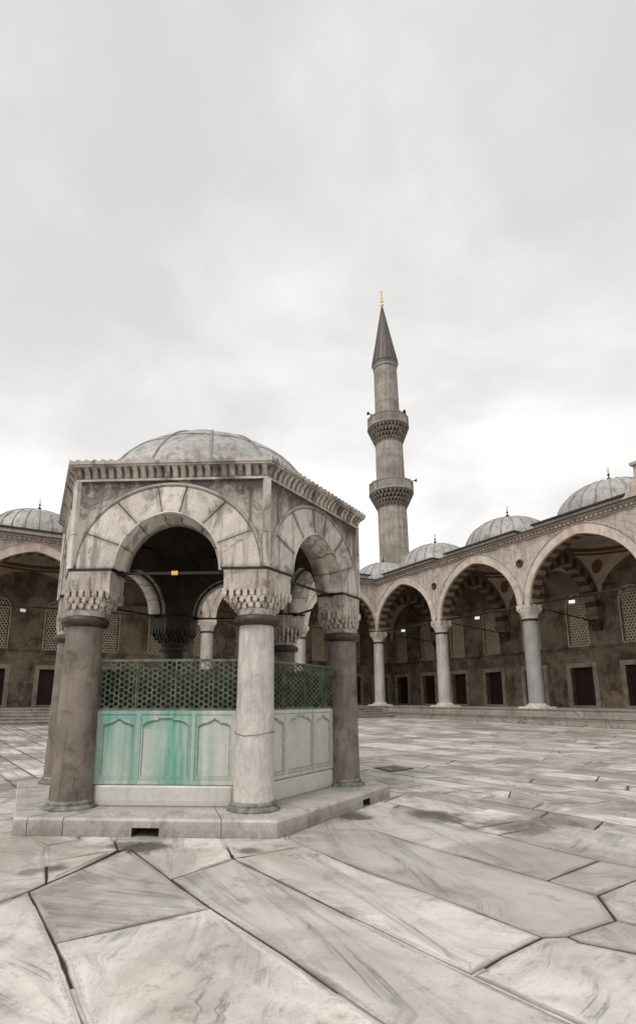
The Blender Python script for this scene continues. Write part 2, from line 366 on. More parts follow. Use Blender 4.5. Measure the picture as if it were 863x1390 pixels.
def WMASK(k, ob):     # the middle of the court is grimier than the swept slabs in front of the fountain
    sp = k.n('ShaderNodeSeparateXYZ'); k.set(sp.inputs[0], ob); return k.mapr(sp.outputs[1], 4.0, 8.5, .5, 1.0)
def paving_mat():
    m, nt, b = newmat('marble_paving'); k = NB(nt)
    uv = k.coords('UV', rnd=False)
    mp = k.coords('UV', (.5, 3.2, 1), rnd=False)
    n1 = k.noise(mp, 1.0, 10, .66, .35)
    nf = k.noise(k.coords('UV', (.8, 11, 1), rnd=False), 1.0, 8, .7, .25)
    n2 = k.noise(uv, 1.4, 6, .6, .6)
    at = k.attr()
    c = k.mix(k.mapr(n2, .35, .68), (.575, .54, .50), (.40, .38, .355))
    c = k.mix(k.mapr(n1, .46, .64, 0, .68), c, (.34, .33, .315))
    c = k.mix(k.math('MULTIPLY', k.mapr(nf, .50, .64), k.mapr(k.math('ADD', n1, k.math('MULTIPLY', at[1], .16)), .50, .66, 0, .75)), c, (.19, .19, .182))
    vv = k.math('ABSOLUTE', k.math('SUBTRACT', k.noise(mp, .8, 9, .62, .8), .52))
    c = k.mix(k.math('MULTIPLY', k.mapr(vv, 0, .022, 1, 0), k.mapr(n2, .42, .6, 0, .8)), c, (.14, .145, .14))
    tn = k.math('ADD', k.math('MULTIPLY', k.math('SUBTRACT', at[0], .5), 1.1), 1.0)
    tv = k.n('ShaderNodeCombineXYZ'); [k.set(tv.inputs[i], tn) for i in range(3)]
    c = k.mix(1.0, c, tv.outputs[0], 'MULTIPLY')
    # dark smudge streaks of old dirt following the veins of some slabs
    sm = k.noise(k.coords('UV', (.5, 3.4, 1), rnd=False), .9, 6, .7, .5)
    c = k.mix(k.mapr(k.math('ADD', sm, k.math('MULTIPLY', at[1], .22)), .66, .82, 0, .85), c, (.10, .10, .095))
    # brown dirt over everything, by world position
    ob = k.coords('Object', rnd=False)
    d1 = k.noise(ob, .55, 7, .68, .7); d2 = k.noise(ob, 2.6, 9, .74, .3)
    c = k.mix(k.math('MULTIPLY', k.mapr(d1, .43, .60, 0, .72), WMASK(k, ob)), c, (.235, .19, .158))
    c = k.mix(k.mapr(d2, .53, .72, 0, .75), c, (.16, .13, .108))
    c = k.mix(k.math('MULTIPLY', at[2], .85, True), c, (.075, .06, .05))
    for (sx, sy, rr, aa) in SPOTS:
        vs = k.n('ShaderNodeVectorMath', operation='SUBTRACT'); k.set(vs.inputs[0], ob); vs.inputs[1].default_value = (sx, sy, 0)
        vl = k.n('ShaderNodeVectorMath', operation='LENGTH'); k.set(vl.inputs[0], vs.outputs[0])
        dd = k.math('ADD', k.math('DIVIDE', vl.outputs['Value'], rr), k.math('MULTIPLY', k.math('SUBTRACT', d2, .5), 2.6))
        c = k.mix(k.mapr(dd, .45, 1.1, aa, 0), c, (.05, .042, .036))
    d3 = k.noise(ob, 38, 4, .7)
    c = k.mix(k.mapr(d3, .53, .74, 0, .55), c, (.24, .215, .185))
    k.set(b.inputs['Base Color'], c)
    k.set(b.inputs['Roughness'], k.mapr(k.math('ADD', k.math('MULTIPLY', d1, .5), k.math('MULTIPLY', n2, .5)), .38, .6, .62, .34))
    b.inputs['Specular IOR Level'].default_value = .45
    bp = k.n('ShaderNodeBump'); bp.inputs['Strength'].default_value = .35; bp.inputs['Distance'].default_value = .015
    k.set(bp.inputs['Height'], k.math('ADD', k.math('MULTIPLY', d2, .7), k.math('ADD', k.math('MULTIPLY', d3, .3), n2)))
    k.set(b.inputs['Normal'], bp.outputs[0]); return m
M['paving'] = paving_mat()

g = G(); traced = []
for poly, tone, st in traced_px:
    P = [tuple(px(*q)) for q in poly]; traced.append(P)
    # vein direction: mostly across the photo for the left slabs, along the slab for the long ones
    ang = {5: .25, 7: .35, 9: -.95+.2, 12: -1.0}.get(len(traced)-1, random.uniform(-.9, .6))
    slab(g, P, tone, st, .013, 0, True, ang)
def in_traced(x, y): return any(inside(P, x, y) for P in traced)
d0 = (px(735.6, 1273)-px(498, 1184)).normalized(); RA = atan2(d0.y, d0.x); d1 = Vector((-d0.y, d0.x))
R2 = random.Random(3)
t = -70.0; row = 0
while t < 70:
    wd = R2.uniform(.5, .98); s_ = -70+R2.uniform(0, 2)
    sk = R2.uniform(-.12, .12)
    while s_ < 70:
        ln = R2.choice([R2.uniform(.6, 1.2), R2.uniform(1.1, 2.0), R2.uniform(1.8, 2.9)]); k0 = sk; sk = R2.uniform(-.18, .18)
        c = d0*(s_+ln/2)+d1*(t+wd/2)
        rel = c-O; u = rel.dot(EX); v = rel.dot(NX)
        if 0 < u < 46 and 0 < v < 40:
            P = [d0*(s_+k0)+d1*t, d0*(s_+ln+sk)+d1*t, d0*(s_+ln-sk)+d1*(t+wd), d0*(s_-k0)+d1*(t+wd)]
            P = [(p.x, p.y) for p in P]
            if not (all(in_traced(*p) for p in P) and in_traced(c.x, c.y)):
                near = (c-Vector((0, 0))).length < 13
                tn = min(.8, max(.2, R2.gauss(.50, .17))); st = max(0, R2.gauss(.1, .35))
                slab(g, P, tn, st, .012 if near else R2.choice([.02, .02, .035]), -.005, near, RA+R2.choice([0, 0, pi/2, .5])+R2.uniform(-.2, .2))
        s_ += ln
    t += wd; row += 1
tag(g.build('courtyard_paving', M['paving']), kind='structure')

# ================================================================== FOUNTAIN
root = empty('ablution_fountain', (FC.x, FC.y, 0), FR)
tag(root, 'domed hexagonal marble ablution fountain with green stained panels in the middle of the courtyard', 'fountain')
T30 = tan(pi/6)
Ao, Ai = 2.373, 1.873; ZS = 3.37
ZP = .209
# --- plinth
def plinth():
    g = G(); Rp = 3.184; ap = Rp*cos(pi/6); hs = Rp/2
    holes = {0: [(.06-.20, .06+.13)], 1: [(.62, .86)]}
    cuts = {0: [-1.42, -.98, .93], 1: [-.9, .95], 2: [0], 3: [.2], 4: [-.3], 5: [.1, -.8]}
    for j in range(6):
        an = -pi/2+j*pi/3; n = Vector((cos(an), sin(an))); tt = Vector((-sin(an), cos(an)))
        Tf = lambda s, o, z: (n.x*o+tt.x*s, n.y*o+tt.y*s, z)
        hb, ht = -.02, .105
        xs = sorted(set([-hs, hs]+[q for h in holes.get(j, []) for q in h]+cuts[j]))
        for a, b in zip(xs[:-1], xs[1:]):
            ish = any(abs(a-h[0]) < 1e-6 and abs(b-h[1]) < 1e-6 for h in holes.get(j, []))
            tn = .5+.12*noise.noise(Vector((a*3, j, 1)))
            ga = .004 if a in cuts[j] else 0; gb = .004 if b in cuts[j] else 0
            m = len(range(max(1, int((b-a)/.1)))); N = max(1, int((b-a)/.1))
            for q in range(N):
                s0 = a+ga+(b-gb-a-ga)*q/N; s1 = a+ga+(b-gb-a-ga)*(q+1)/N
                def w(s): return .006*noise.noise(Vector((s*4, j*9, 0)))
                z0 = ht if ish else hb
                o0, o1 = ap+w(s0), ap+w(s1)
                g.face([Tf(s0, o0, z0), Tf(s1, o1, z0), Tf(s1, o1, ZP-.03), Tf(s0, o0, ZP-.03)], 0, [(tn, 0, .55 if (z0 < 0) else .2)]*2+[(tn, 0, .05)]*2, [(s0, z0), (s1, z0), (s1, ZP-.03), (s0, ZP-.03)])
                g.face([Tf(s0, o0, ZP-.03), Tf(s1, o1, ZP-.03), Tf(s1*.995, o1-.016, ZP), Tf(s0*.995, o0-.016, ZP)], 0, tn+.05, [(s0, 1), (s1, 1), (s1, 1.03), (s0, 1.03)])
                i0 = s0*(1.2/ap); i1 = s1*(1.2/ap)
                g.face([Tf(s0*.995, o0-.016, ZP), Tf(s1*.995, o1-.016, ZP), Tf(i1, 1.2, ZP), Tf(i0, 1.2, ZP)], 0, tn+.03, [(s0, 2), (s1, 2), (s1, 3.4), (s0, 3.4)])
            if ish:
                for (s0, s1, o0, o1, z0, z1) in ((a, b, ap, ap-.35, ht, ht),):
                    g.face([Tf(a, ap, ht), Tf(b, ap, ht), Tf(b, ap-.35, ht), Tf(a, ap-.35, ht)], 1)
                g.face([Tf(a, ap, -.02), Tf(a, ap, ht), Tf(a, ap-.35, ht), Tf(a, ap-.35, -.02)], 1)
                g.face([Tf(b, ap, -.02), Tf(b, ap, ht), Tf(b, ap-.35, ht), Tf(b, ap-.35, -.02)], 1)
                g.face([Tf(a, ap-.35, -.02), Tf(b, ap-.35, -.02), Tf(b, ap-.35, ht), Tf(a, ap-.35, ht)], 1)
        for cc in cuts[j]:   # dark joint behind each gap and a shallow open joint across the top
            g.box(cc-.012, cc+.012, ap-.06, ap-.012, 0, ZP-.02, 1, T=lambda x, y, z: Tf(x, y, z))
            k = 1.9/ap
            g.face([Tf(cc-.005, ap-.006, ZP+.0015), Tf(cc+.005, ap-.006, ZP+.0015), Tf(cc*k+.004, 1.9, ZP+.0015), Tf(cc*k-.004, 1.9, ZP+.0015)], 1)
    return g.build('plinth', [M['plinth'], M['dirt']], root)
plinth()

def shaft_mesh(matname, rb=.285, rt=.25, z0=ZP+.05, z1=2.6, seed=0, crack=None):
    g = G(); prof = []
    for i in range(15):
        t = i/14; r = rb+(rt-rb)*t+.004*noise.noise(Vector((t*9, seed, 0))); prof.append((r, z0+(z1-z0)*t))
    g.lathe(prof, 40)
    if crack:
        pts = [(-.0+(.2905+.0-.018*crack/2.4)*cos(a), (.2905-.018*crack/2.4)*sin(a), crack+.02*sin(a*2)+.012*noise.noise(Vector((a*4, 1, 1)))) for a in [2*pi*i/40 for i in range(41)]]
        g.tube([(p[0]*.945, p[1]*.945, p[2]) for p in pts], .0035, 4, 1)
    return g
def base_ring():
    g = G()
    g.lathe([(.272, ZP+.11), (.288, ZP+.10), (.298, ZP+.085), (.300, ZP+.065), (.292, ZP+.052), (.318, ZP+.045), (.345, ZP+.032), (.352, ZP+.014), (.345, ZP-.01)], 40)
    return g
def neck_ring():
    g = G(); P = []
    for i in range(9): a = -pi/2+pi*i/8; P.append((.275+.045*cos(a), 2.655+.062*sin(a)))
    g.lathe([(.245, 2.58)]+P+[(.25, 2.73)], 36); return g
def wedge(col_r=2.43):
    """plan of the capital block in column-local axes where +x is radially outward"""
    half = .575; th = .49; c = Vector((2.742-col_r, 0))
    # the two faces leave the outer corner at +-120 deg from +x
    dA = Vector((cos(radians(120)), sin(radians(120)))); dB = Vector((dA.x, -dA.y))
    nA = Vector((-cos(radians(30)), -sin(radians(30)))); nB = Vector((nA.x, -nA.y))   # inward normals
    P1 = c+dA*half; P2 = P1+nA*th; P4 = c+dB*half; P3 = P4+nB*th
    return [c, P1, P2, P3, P4]
def ray_poly(poly, a):
    d = Vector((cos(a), sin(a))); best = .3
    for i in range(len(poly)):
        p, q = poly[i], poly[(i+1) % len(poly)]; e = q-p; den = d.x*e.y-d.y*e.x
        if abs(den) < 1e-9: continue
        t = (p.x*e.y-p.y*e.x)/den; s = (p.x*d.y-p.y*d.x)/den
        if t > 0 and -1e-6 <= s <= 1+1e-6: best = t
    return best
def capital_mesh():
    g = G(); wp = wedge(); N = 48
    # exact angles, with the corners inserted
    an = sorted([2*pi*i/N for i in range(N)]+[atan2(p.y, p.x) % (2*pi) for p in wp])
    full = [ray_poly(wp, a) for a in an]
    def ringr(f, sc=1.0): return [((.262*(1-f)+full[i]*f)*sc*cos(a), (.262*(1-f)+full[i]*f)*sc*sin(a)) for i, a in enumerate(an)]
    lv = [(2.72, 0, .99), (2.80, .0, 1.04), (2.803, .12, 1.0), (2.88, .2, 1.0), (2.883, .40, 1.0), (2.965, .55, .98), (2.968, .72, 1), (3.05, .9, .99), (3.053, 1, 1.0), (3.10, 1, 1.012), (3.30, 1, 1.012), (3.303, 1, 1.03), (ZS-.012, 1, 1.03)]
    L = len(an)
    for k in range(len(lv)-1):
        A, Bq = ringr(lv[k][1], lv[k][2]), ringr(lv[k+1][1], lv[k+1][2])
        for i in range(L):
            j = (i+1) % L; dk = .75 if 1 < k < 8 else .05  # core between the teeth darkened in colour as recess shade
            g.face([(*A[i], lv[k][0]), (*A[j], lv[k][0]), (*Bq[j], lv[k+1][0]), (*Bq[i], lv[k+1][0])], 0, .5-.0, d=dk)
    A = ringr(1, 1.03); g.face([(*p, ZS-.012) for p in A])
    # three tiers of small stalactite prisms, evenly spaced along the tier's outline
    for (z0, z1, f, num, sh) in ((2.785, 2.885, .26, 20, 0), (2.85, 2.975, .60, 24, .5), (2.925, 3.075, 1.0, 28, 0)):
        R_ = [Vector(p) for p in ringr(f)]; R_.append(R_[0]); Ls = [0]
        for i in range(len(R_)-1): Ls.append(Ls[-1]+(R_[i+1]-R_[i]).length)
        for i in range(num):
            q_ = Ls[-1]*((i+sh)/num % 1.0); j = max(t for t in range(len(R_)-1) if Ls[t] <= q_)
            e = R_[j+1]-R_[j]; c = R_[j]+e*((q_-Ls[j])/max(1e-9, e.length)); tt = e.normalized(); d = Vector((tt.y, -tt.x)); w = Ls[-1]/num*.31
            hgt = (z1-z0)*(1.0 if i % 2 else .78); zb = z1-hgt; ob_ = random.uniform(.014, .022)
            for (za, zc, k0, k1) in ((zb, zb+hgt*.3, .35, 1), (zb+hgt*.3, z1, 1, 1)):
                P = []
                for z, kk in ((za, k0), (zc, k1)):
                    for (s_, o) in ((-w*kk, -.06), (w*kk, -.06), (w*kk, ob_*kk), (-w*kk, ob_*kk)):
                        q = c+d*o+tt*s_; P.append((q.x, q.y, z))
                for q in ((0, 1, 2, 3), (4, 5, 6, 7), (0, 1, 5, 4), (1, 2, 6, 5), (2, 3, 7, 6), (3, 0, 4, 7)): g.face([P[x] for x in q], 0, .58)
    return g
def band_mesh():
    g = G(); wp = wedge(); P = [p*1.0 for p in wp]; cc = sum(P, Vector((0, 0)))/5
    P = [cc+(p-cc)*1.055 for p in P]
    g.prism([tuple(p) for p in P], ZS-.028, ZS+.004); return g
CR = 2.43
cols = []
matk = ['granite', 'marble_col', 'granite', 'granite', 'granite_shaded', 'granite']
labs = {0: 'brown granite column at the left of the stained panel', 1: 'white veined marble column with a crack halfway up', }
for k in range(6):
    a = -2*pi/3+k*pi/3
    sh = shaft_mesh(matk[k], .272 if k != 1 else .268, .238, seed=k*3.3, crack=1.16 if k == 1 else None)
    o = sh.build('column', [M[matk[k]], M['dirt']], root, loc=(CR*cos(a), CR*sin(a), 0), rz=a)
    if k in labs: o['label'] = labs[k]
    if k == 0:
        c0 = capital_mesh().build('capital', M['marble_cap'], o); b0 = base_ring().build('base_ring', M['ring_green'], o)
        n0 = neck_ring().build('neck_ring', M['ring_dark'], o); i0 = band_mesh().build('iron_band', M['iron'], o)
    else:
        for q in (c0, b0, n0, i0):
            c = q.copy(); col.objects.link(c); c.parent = o
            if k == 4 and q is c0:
                c.data = c0.data.copy(); c.data.materials[0] = M['cap_shaded']; c['label'] = 'back capital with its shade put into the colour'
    cols.append(o)

def arch_wall():
    g = G(); hi, ri, he, re = .735, .80, 1.285, 1.19; ZT = 4.66
    js = [0, .145, .29, .445, .545, .70, .86, 1.0]
    tones = [.52, .62, .50, .66, .56, .62, .48]
    fo, bo = Ao+.014, Ai
    def ring(hi, ri, he, re, fo, bo, js, tones, z0, gap=.0021, off=0):
        for b in range(len(js)-1):
            n = 8; gp = gap*(.6+.3*(b % 3)); I = arc(hi, ri, n, js[b]+gp, js[b+1]-gp); E = arc(he, re, n, js[b]+gp, js[b+1]-gp); tn = tones[b % len(tones)]
            for i in range(n):
                (x0, a0), (x1, a1), (x2, a2), (x3, a3) = I[i], I[i+1], E[i+1], E[i]
                u = [(b*1.7+i*.1, 0), (b*1.7+i*.1+.1, 0), (b*1.7+i*.1+.1, .5), (b*1.7+i*.1, .5)]
                e0, e1 = (.45 if i == 0 else 0), (.45 if i == n-1 else 0)
                g.face([(x0, -fo, z0+a0), (x1, -fo, z0+a1), (x2, -fo, z0+a2), (x3, -fo, z0+a3)], 0, [(tn, 0, e0+.1), (tn, 0, e1+.1), (tn, 0, e1), (tn, 0, e0)], u)
                g.face([(x0, -bo, z0+a0), (x1, -bo, z0+a1), (x2, -bo, z0+a2), (x3, -bo, z0+a3)], 3, tn, u)  # back faces carry the interior shade in their colour
                g.face([(x0, -fo, z0+a0), (x1, -fo, z0+a1), (x1, -bo, z0+a1), (x0, -bo, z0+a0)], 0, tn-.03, [(b+x0, 0), (b+x1, 0), (b+x1, .5), (b+x0, .5)], smooth=True)
                g.face([(x3, -fo, z0+a3), (x2, -fo, z0+a2), (x2, -bo, z0+a2), (x3, -bo, z0+a3)], 0, tn)
            for (p, q) in ((I[0], E[0]), (I[n], E[n])):
                g.face([(p[0], -fo, z0+p[1]), (q[0], -fo, z0+q[1]), (q[0], -bo, z0+q[1]), (p[0], -bo, z0+p[1])], 2, .3)
    ring(hi, ri, he, re, fo, bo, js, tones, ZS)
    ring(hi-.055, ri-.06, hi-.002, ri-.002, fo-.16, bo+.10, js, [.5, .55, .48], ZS)
    # dark backing just behind the voussoir joints
    I = arc(hi+.004, ri+.004, 40); E = arc(he-.004, re-.004, 40)
    for i in range(40):
        g.face([(I[i][0], -fo+.012, ZS+I[i][1]), (I[i+1][0], -fo+.012, ZS+I[i+1][1]), (E[i+1][0], -fo+.012, ZS+E[i+1][1]), (E[i][0], -fo+.012, ZS+E[i][1])], 2, .3)
    # mouldings: roll along the extrados, bead inside the intrados
    Ee = arc(he+.034, re+.034, 44); g.tube([(x, -Ao-.004, ZS+z) for x, z in Ee], .030, 8, 0, .16)
    Ei = arc(hi+.012, ri+.012, 44); g.tube([(x, -fo-.002, ZS+z) for x, z in Ei], .016, 6, 0, .5)
    # spandrel, front, with soot where water runs below the cornice
    hw = Ao*T30; NS = 44; E = arc(he, re, NS)
    def dsoot(x, z):
        n = noise.noise(Vector((x*2.3, z*1.1, 5)))*.5+.5; m = noise.noise(Vector((x*9, z*1.3, 2)))*.5+.5
        t = max(0, (z-4.25)/.42); return min(.95, max(0, t*2.0*(.6*n+.65*m)-.12))+(.55*max(0, noise.noise(Vector((x*3, z*3, 9)))+.12) if z > 3.6 else 0)
    def strip(x0, z0, x1, z1, zt, o):
        K = max(1, int((zt-min(z0, z1))/.06)+1)
        for k in range(K):
            a0, b0 = z0+(zt-z0)*k/K, z0+(zt-z0)*(k+1)/K; a1, b1 = z1+(zt-z1)*k/K, z1+(zt-z1)*(k+1)/K
            g.face([(x0, -o, ZS*0+a0), (x1, -o, a1), (x1, -o, b1), (x0, -o, b0)], 1, [(.5, 0, dsoot(x0, a0)), (.5, 0, dsoot(x1, a1)), (.5, 0, dsoot(x1, b1)), (.5, 0, dsoot(x0, b0))], [(x0, a0-3.6), (x1, a1-3.6), (x1, b1-3.6), (x0, b0-3.6)])
    for i in range(NS): strip(E[i][0], ZS+E[i][1], E[i+1][0], ZS+E[i+1][1], ZT, Ao)
    for sgn in (1, -1): strip(sgn*he, ZS, sgn*hw, ZS, ZT, Ao)
    hb = Ai*T30
    for i in range(NS):
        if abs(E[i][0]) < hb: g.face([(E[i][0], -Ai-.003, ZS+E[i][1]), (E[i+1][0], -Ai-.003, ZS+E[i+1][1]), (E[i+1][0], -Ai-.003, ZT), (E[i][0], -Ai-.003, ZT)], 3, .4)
    # narrow colonnette at each corner, and underside of the pier
    for sgn in (1, -1):
        g.face([(sgn*he, -Ao, ZS+.002), (sgn*hw, -Ao, ZS+.002), (sgn*hb, -Ai, ZS+.002), (sgn*hi, -Ai, ZS+.002)], 0)
    g.face([(-hw, -Ao, ZT), (hw, -Ao, ZT), (hb, -Ai, ZT), (-hb, -Ai, ZT)], 0)
    return g
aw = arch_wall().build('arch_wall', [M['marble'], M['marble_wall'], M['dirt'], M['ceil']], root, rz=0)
for j in range(1, 6): dup(aw, root, rz=j*pi/3)

def corner_post():
    g = G(); g.prism([(-.02, -.055), (.045, -.045), (.045, .045), (-.02, .055)], ZS+.005, 3.86, 0, .55); g.prism([(-.02, -.055), (.045, -.045), (.045, .045), (-.02, .055)], 3.868, 4.655, 0, .48); return g
cp = None
for k in range(6):
    a = -2*pi/3+k*pi/3; loc = (2.722*cos(a), 2.722*sin(a), 0)
    if cp is None: cp = corner_post().build('corner_pier', M['marble'], root, loc=loc, rz=a)
    else: dup(cp, root, loc=loc, rz=a)

def cornice():
    g = G()
    def lay(o0, o1, z0, z1, tn=.5, ob0=None, dk=0):
        # front strip of a hexagonal band, outer face o1(at z0..z1), underside back to o0
        h0, h1 = o0*T30, o1*T30; N = 30
        for i in range(N):
            a, b = -1+2*i/N, -1+2*(i+1)/N
            def dd(s): return max(dk, min(.8, noise.noise(Vector((s*4, z0*3, 7)))*1.4+.25))
            g.face([(a*h1, -o1, z0), (b*h1, -o1, z0), (b*h1, -o1, z1), (a*h1, -o1, z1)], 0, [(tn, 0, dd(a)), (tn, 0, dd(b)), (tn, 0, dd(b)*.5), (tn, 0, dd(a)*.5)])
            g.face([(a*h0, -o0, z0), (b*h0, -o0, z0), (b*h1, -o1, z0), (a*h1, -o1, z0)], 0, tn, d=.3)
            g.face([(a*h0, -o0, z1), (b*h0, -o0, z1), (b*h1, -o1, z1), (a*h1, -o1, z1)], 0, tn)
    lay(Ai, Ao+.03, 4.655, 4.685, .5)
    lay(Ai, Ao+.006, 4.685, 4.85, .30, dk=.75)  # dirt plus gap shade between the corbels, both in the colour
    lay(Ai, 2.495, 4.842, 4.872, .5)
    n = 24; wtot = 2*(Ao+.04)*T30
    for i in range(n):
        c = -wtot/2+wtot*(i+.5)/n; w = .036
        prof = [(4.69, Ao+.028), (4.74, Ao+.034), (4.78, Ao+.05), (4.815, Ao+.085), (4.842, Ao+.105)]
        tn = random.uniform(.42, .76); dk = random.choice([0, .1, .3, .6])
        for (z0, o0), (z1, o1) in zip(prof[:-1], prof[1:]):
            g.face([(c-w, -o0, z0), (c+w, -o0, z0), (c+w, -o1, z1), (c-w, -o1, z1)], 0, tn, d=dk, smooth=True)
            for sg in (-1, 1): g.face([(c+sg*w, -Ao, z0), (c+sg*w, -o0, z0), (c+sg*w, -o1, z1), (c+sg*w, -Ao, z1)], 0, tn, d=dk)
        g.face([(c-w, -Ao, 4.69), (c+w, -Ao, 4.69), (c+w, -Ao-.028, 4.69), (c-w, -Ao-.028, 4.69)], 0, tn, d=.3)
    # scalloped tile course and the roof behind it
    per = 24; N = per*8; RO = 2.515; h = RO*T30
    wv = lambda s: .019*cos(2*pi*(s/h*.5+.5)*per)
    for i in range(N):
        a, b = -h+2*h*i/N, -h+2*h*(i+1)/N
        tn = .5
        g.face([(a, -RO, 4.872), (b, -RO, 4.872), (b, -RO, 4.925+wv(b)), (a, -RO, 4.925+wv(a))], 0, [(tn, 0, .15)]*2+[(tn, 0, .3)]*2, smooth=False)
        k = 2.1/RO
        g.face([(a, -RO, 4.925+wv(a)), (b, -RO, 4.925+wv(b)), (b*k, -2.1, 5.01), (a*k, -2.1, 5.01)], 0, .45, smooth=True)
        g.face([(a, -RO, 4.872), (b, -RO, 4.872), (b*.99, -2.45, 4.872), (a*.99, -2.45, 4.872)], 0, .4)
    g.face([(-1.9*T30, -1.9, 5.01), (1.9*T30, -1.9, 5.01), (2.12*T30, -2.12, 5.01), (-2.12*T30, -2.12, 5.01)])
    return g
cn = cornice().build('cornice', M['marble'], root)
for j in range(1, 6): dup(cn, root, rz=j*pi/3)

def fdome():
    g = G(); Rb, h, z0 = 2.10, 1.40, 5.0; Rs = (Rb*Rb+h*h)/(2*h); NP = 18; NA = 96
    P = []
    for i in range(NP+1):
        t = i/NP; a = t*math.asin(min(1, Rb/Rs)) if h <= Rb else 0
        P.append((Rs*sin(a), z0+h-Rs+Rs*cos(a)))
    P = P[::-1]
    for i in range(NA):
        for j in range(NP):
            q = []
            for (aa, jj) in ((i, j), (i+1, j), (i+1, j+1), (i, j+1)):
                r, z = P[jj]; an = 2*pi*aa/NA; f = abs(sin(7*an)); k = 1+.012*f*(r/Rb)
                q.append((r*k*cos(an), r*k*sin(an), z+.01*f))
            tn = .5+.16*noise.noise(Vector((int(i*14/NA)*3.3, int(j/6)*7.7, 1)))
            if P[j+1][0] < 1e-6: q = q[:3]
            g.face(q, 0, tn, smooth=True)
    dome = g.build('dome', M['lead'], root)
    for k in range(14):
        r_ = G(); an = 2*pi*k/14
        pts = [(r*1.0*cos(an), r*sin(an), z+.008) for r, z in P]
        r_.tube(pts, .024, 8, 0, .34); r_.build('dome_rib', M['lead'], dome)
    s_ = G()
    for jj in (7, 12):
        for k in range(14):
            d = random.choice([-1, 0, 1]); r, z = P[jj+d]
            pts = []
            for q in range(7):
                an = 2*pi*(k+q/6)/14; f = abs(sin(7*an)); pts.append((r*(1+.012*f*r/Rb)*cos(an), r*(1+.012*f*r/Rb)*sin(an), z+.01*f+.002))
            s_.tube(pts, .007, 5); s_.build('sheet_seam', M['lead_dark'], dome); s_ = G()
    return dome
fdome()
def inner_ceiling():
    g = G(); n = 6
    Rh = Ai/cos(pi/6)+.05
    lv = [(Rh, 4.35), (Rh*.96, 4.62), (1.85, 4.75), (1.6, 5.15), (1.1, 5.55), (.5, 5.78), (0, 5.82)]
    def pt(k, i):
        R_, z = lv[k]; a = 2*pi*i/48; f = max(0, 1-k/2)
        hexr = Rh*cos(pi/6)/cos(((a+FR*0+pi/6) % (pi/3))-pi/6); r = hexr*(R_/Rh)*f+R_*(1-f); return (r*cos(a), r*sin(a), z)
    for k in range(len(lv)-1):
        for i in range(48):
            q = [pt(k, i), pt(k, i+1), pt(k+1, i+1), pt(k+1, i)]
            if lv[k+1][0] == 0: q = q[:3]
            g.face(q, 0, .3, smooth=k > 1)
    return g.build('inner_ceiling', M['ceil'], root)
inner_ceiling()

# --- basin: base blocks, carved panels, grilles, tank
AP = 2.05
def base_block():
    g = G(); hs = .985; N = 24; sec = [(AP+.0, ZP), (AP+.012, ZP+.02), (AP+.02, ZP+.08), (AP+.02, .452), (AP+.008, .474), (AP-.01, .478)]
    for i in range(N):
        a, b = -hs+2*hs*i/N, -hs+2*hs*(i+1)/N
        f = lambda s: -.05*max(0, (abs(s)-.9)/.085)**2
        for (o0, z0), (o1, z1) in zip(sec[:-1], sec[1:]):
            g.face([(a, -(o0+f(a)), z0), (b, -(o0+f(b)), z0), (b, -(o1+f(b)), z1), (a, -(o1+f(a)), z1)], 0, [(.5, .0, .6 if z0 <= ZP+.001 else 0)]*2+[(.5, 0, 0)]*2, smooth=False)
    g.box(-hs, hs, -AP+.03, -AP+.2, ZP, .47)
    return g
bb = base_block().build('base_block', M['panel'], root)
for j in range(1, 6): dup(bb, root, rz=j*pi/3)
NICH = [(-.905, -.425), (-.355, .335), (.405, .905)]
def depth(s, z):
    d = 0.0
    for i, (a, b) in enumerate(NICH):
        if a < s < b and .545 < z < 1.392:
            e = min(s-a, b-s, z-.545, 1.392-z)
            d = min(.008, e*1.2)
            c = (a+b)/2; hw = (b-a)/2-.028; x = abs(s-c)/hw
            if x < 1 and z > .585:
                zs, za = 1.215, 1.335
                if i == 1:      # wide niche: shoulders and a flat raised head
                    top = 1.345 if x < .30 else zs+.105*sqrt(max(0, 1-((x-.30)/.70)**2))
                else:           # ogee
                    top = zs+(za-zs)*(.62*sqrt(max(0, 1-x*x))+.38*max(0, 1-x*2.4)**1.3) if x > 0 else za
                if z < top:
                    e2 = min((1-x)*hw, z-.585, top-z); d = .008+min(.016, e2*1.3)
                elif z < top+.018: d = 0.0
    return d
def stainf(face):
    def f(s, z):
        v = 0; n = noise.noise(Vector((s*7+face*11, z*1.2, 3)))*.5; low = (1.45-z)/.97
        if face == 0:
            for c, w, a in ((-.83, .12, .65), (-.60, .08, .5), (-.455, .06, .75), (-.385, .05, .6), (.08, .13, 1.0), (.0, .2, .6), (.18, .1, .8), (.325, .05, .6), (.44, .07, .75), (-.96, .04, .6), (-.72, .06, .3), (.62, .06, .3)):
                v = max(v, a*math.exp(-((s-c)/w)**2)*(1+.5*n))
            if z > 1.33: v = max(v, .5+.4*n-.35*max(0, s-.2))
            if -.35 < s < .34 and z > 1.2: v = max(v, .55)
            if s > .5: v *= .6
            v += .17+.25*n
            if .10-.2 < s < .26 and low > .5: v += .1
        elif face == 1:
            v = .08*n
            for c, w, a in ((.34, .018, .7), (.975, .02, .9), (-.0, .05, .06)): v = max(v, a*math.exp(-((s-c)/w)**2))
            if z < .5: v = max(v, .5)
        else: v = max(0, .25+n)
        return max(0, min(1, v))
    return f
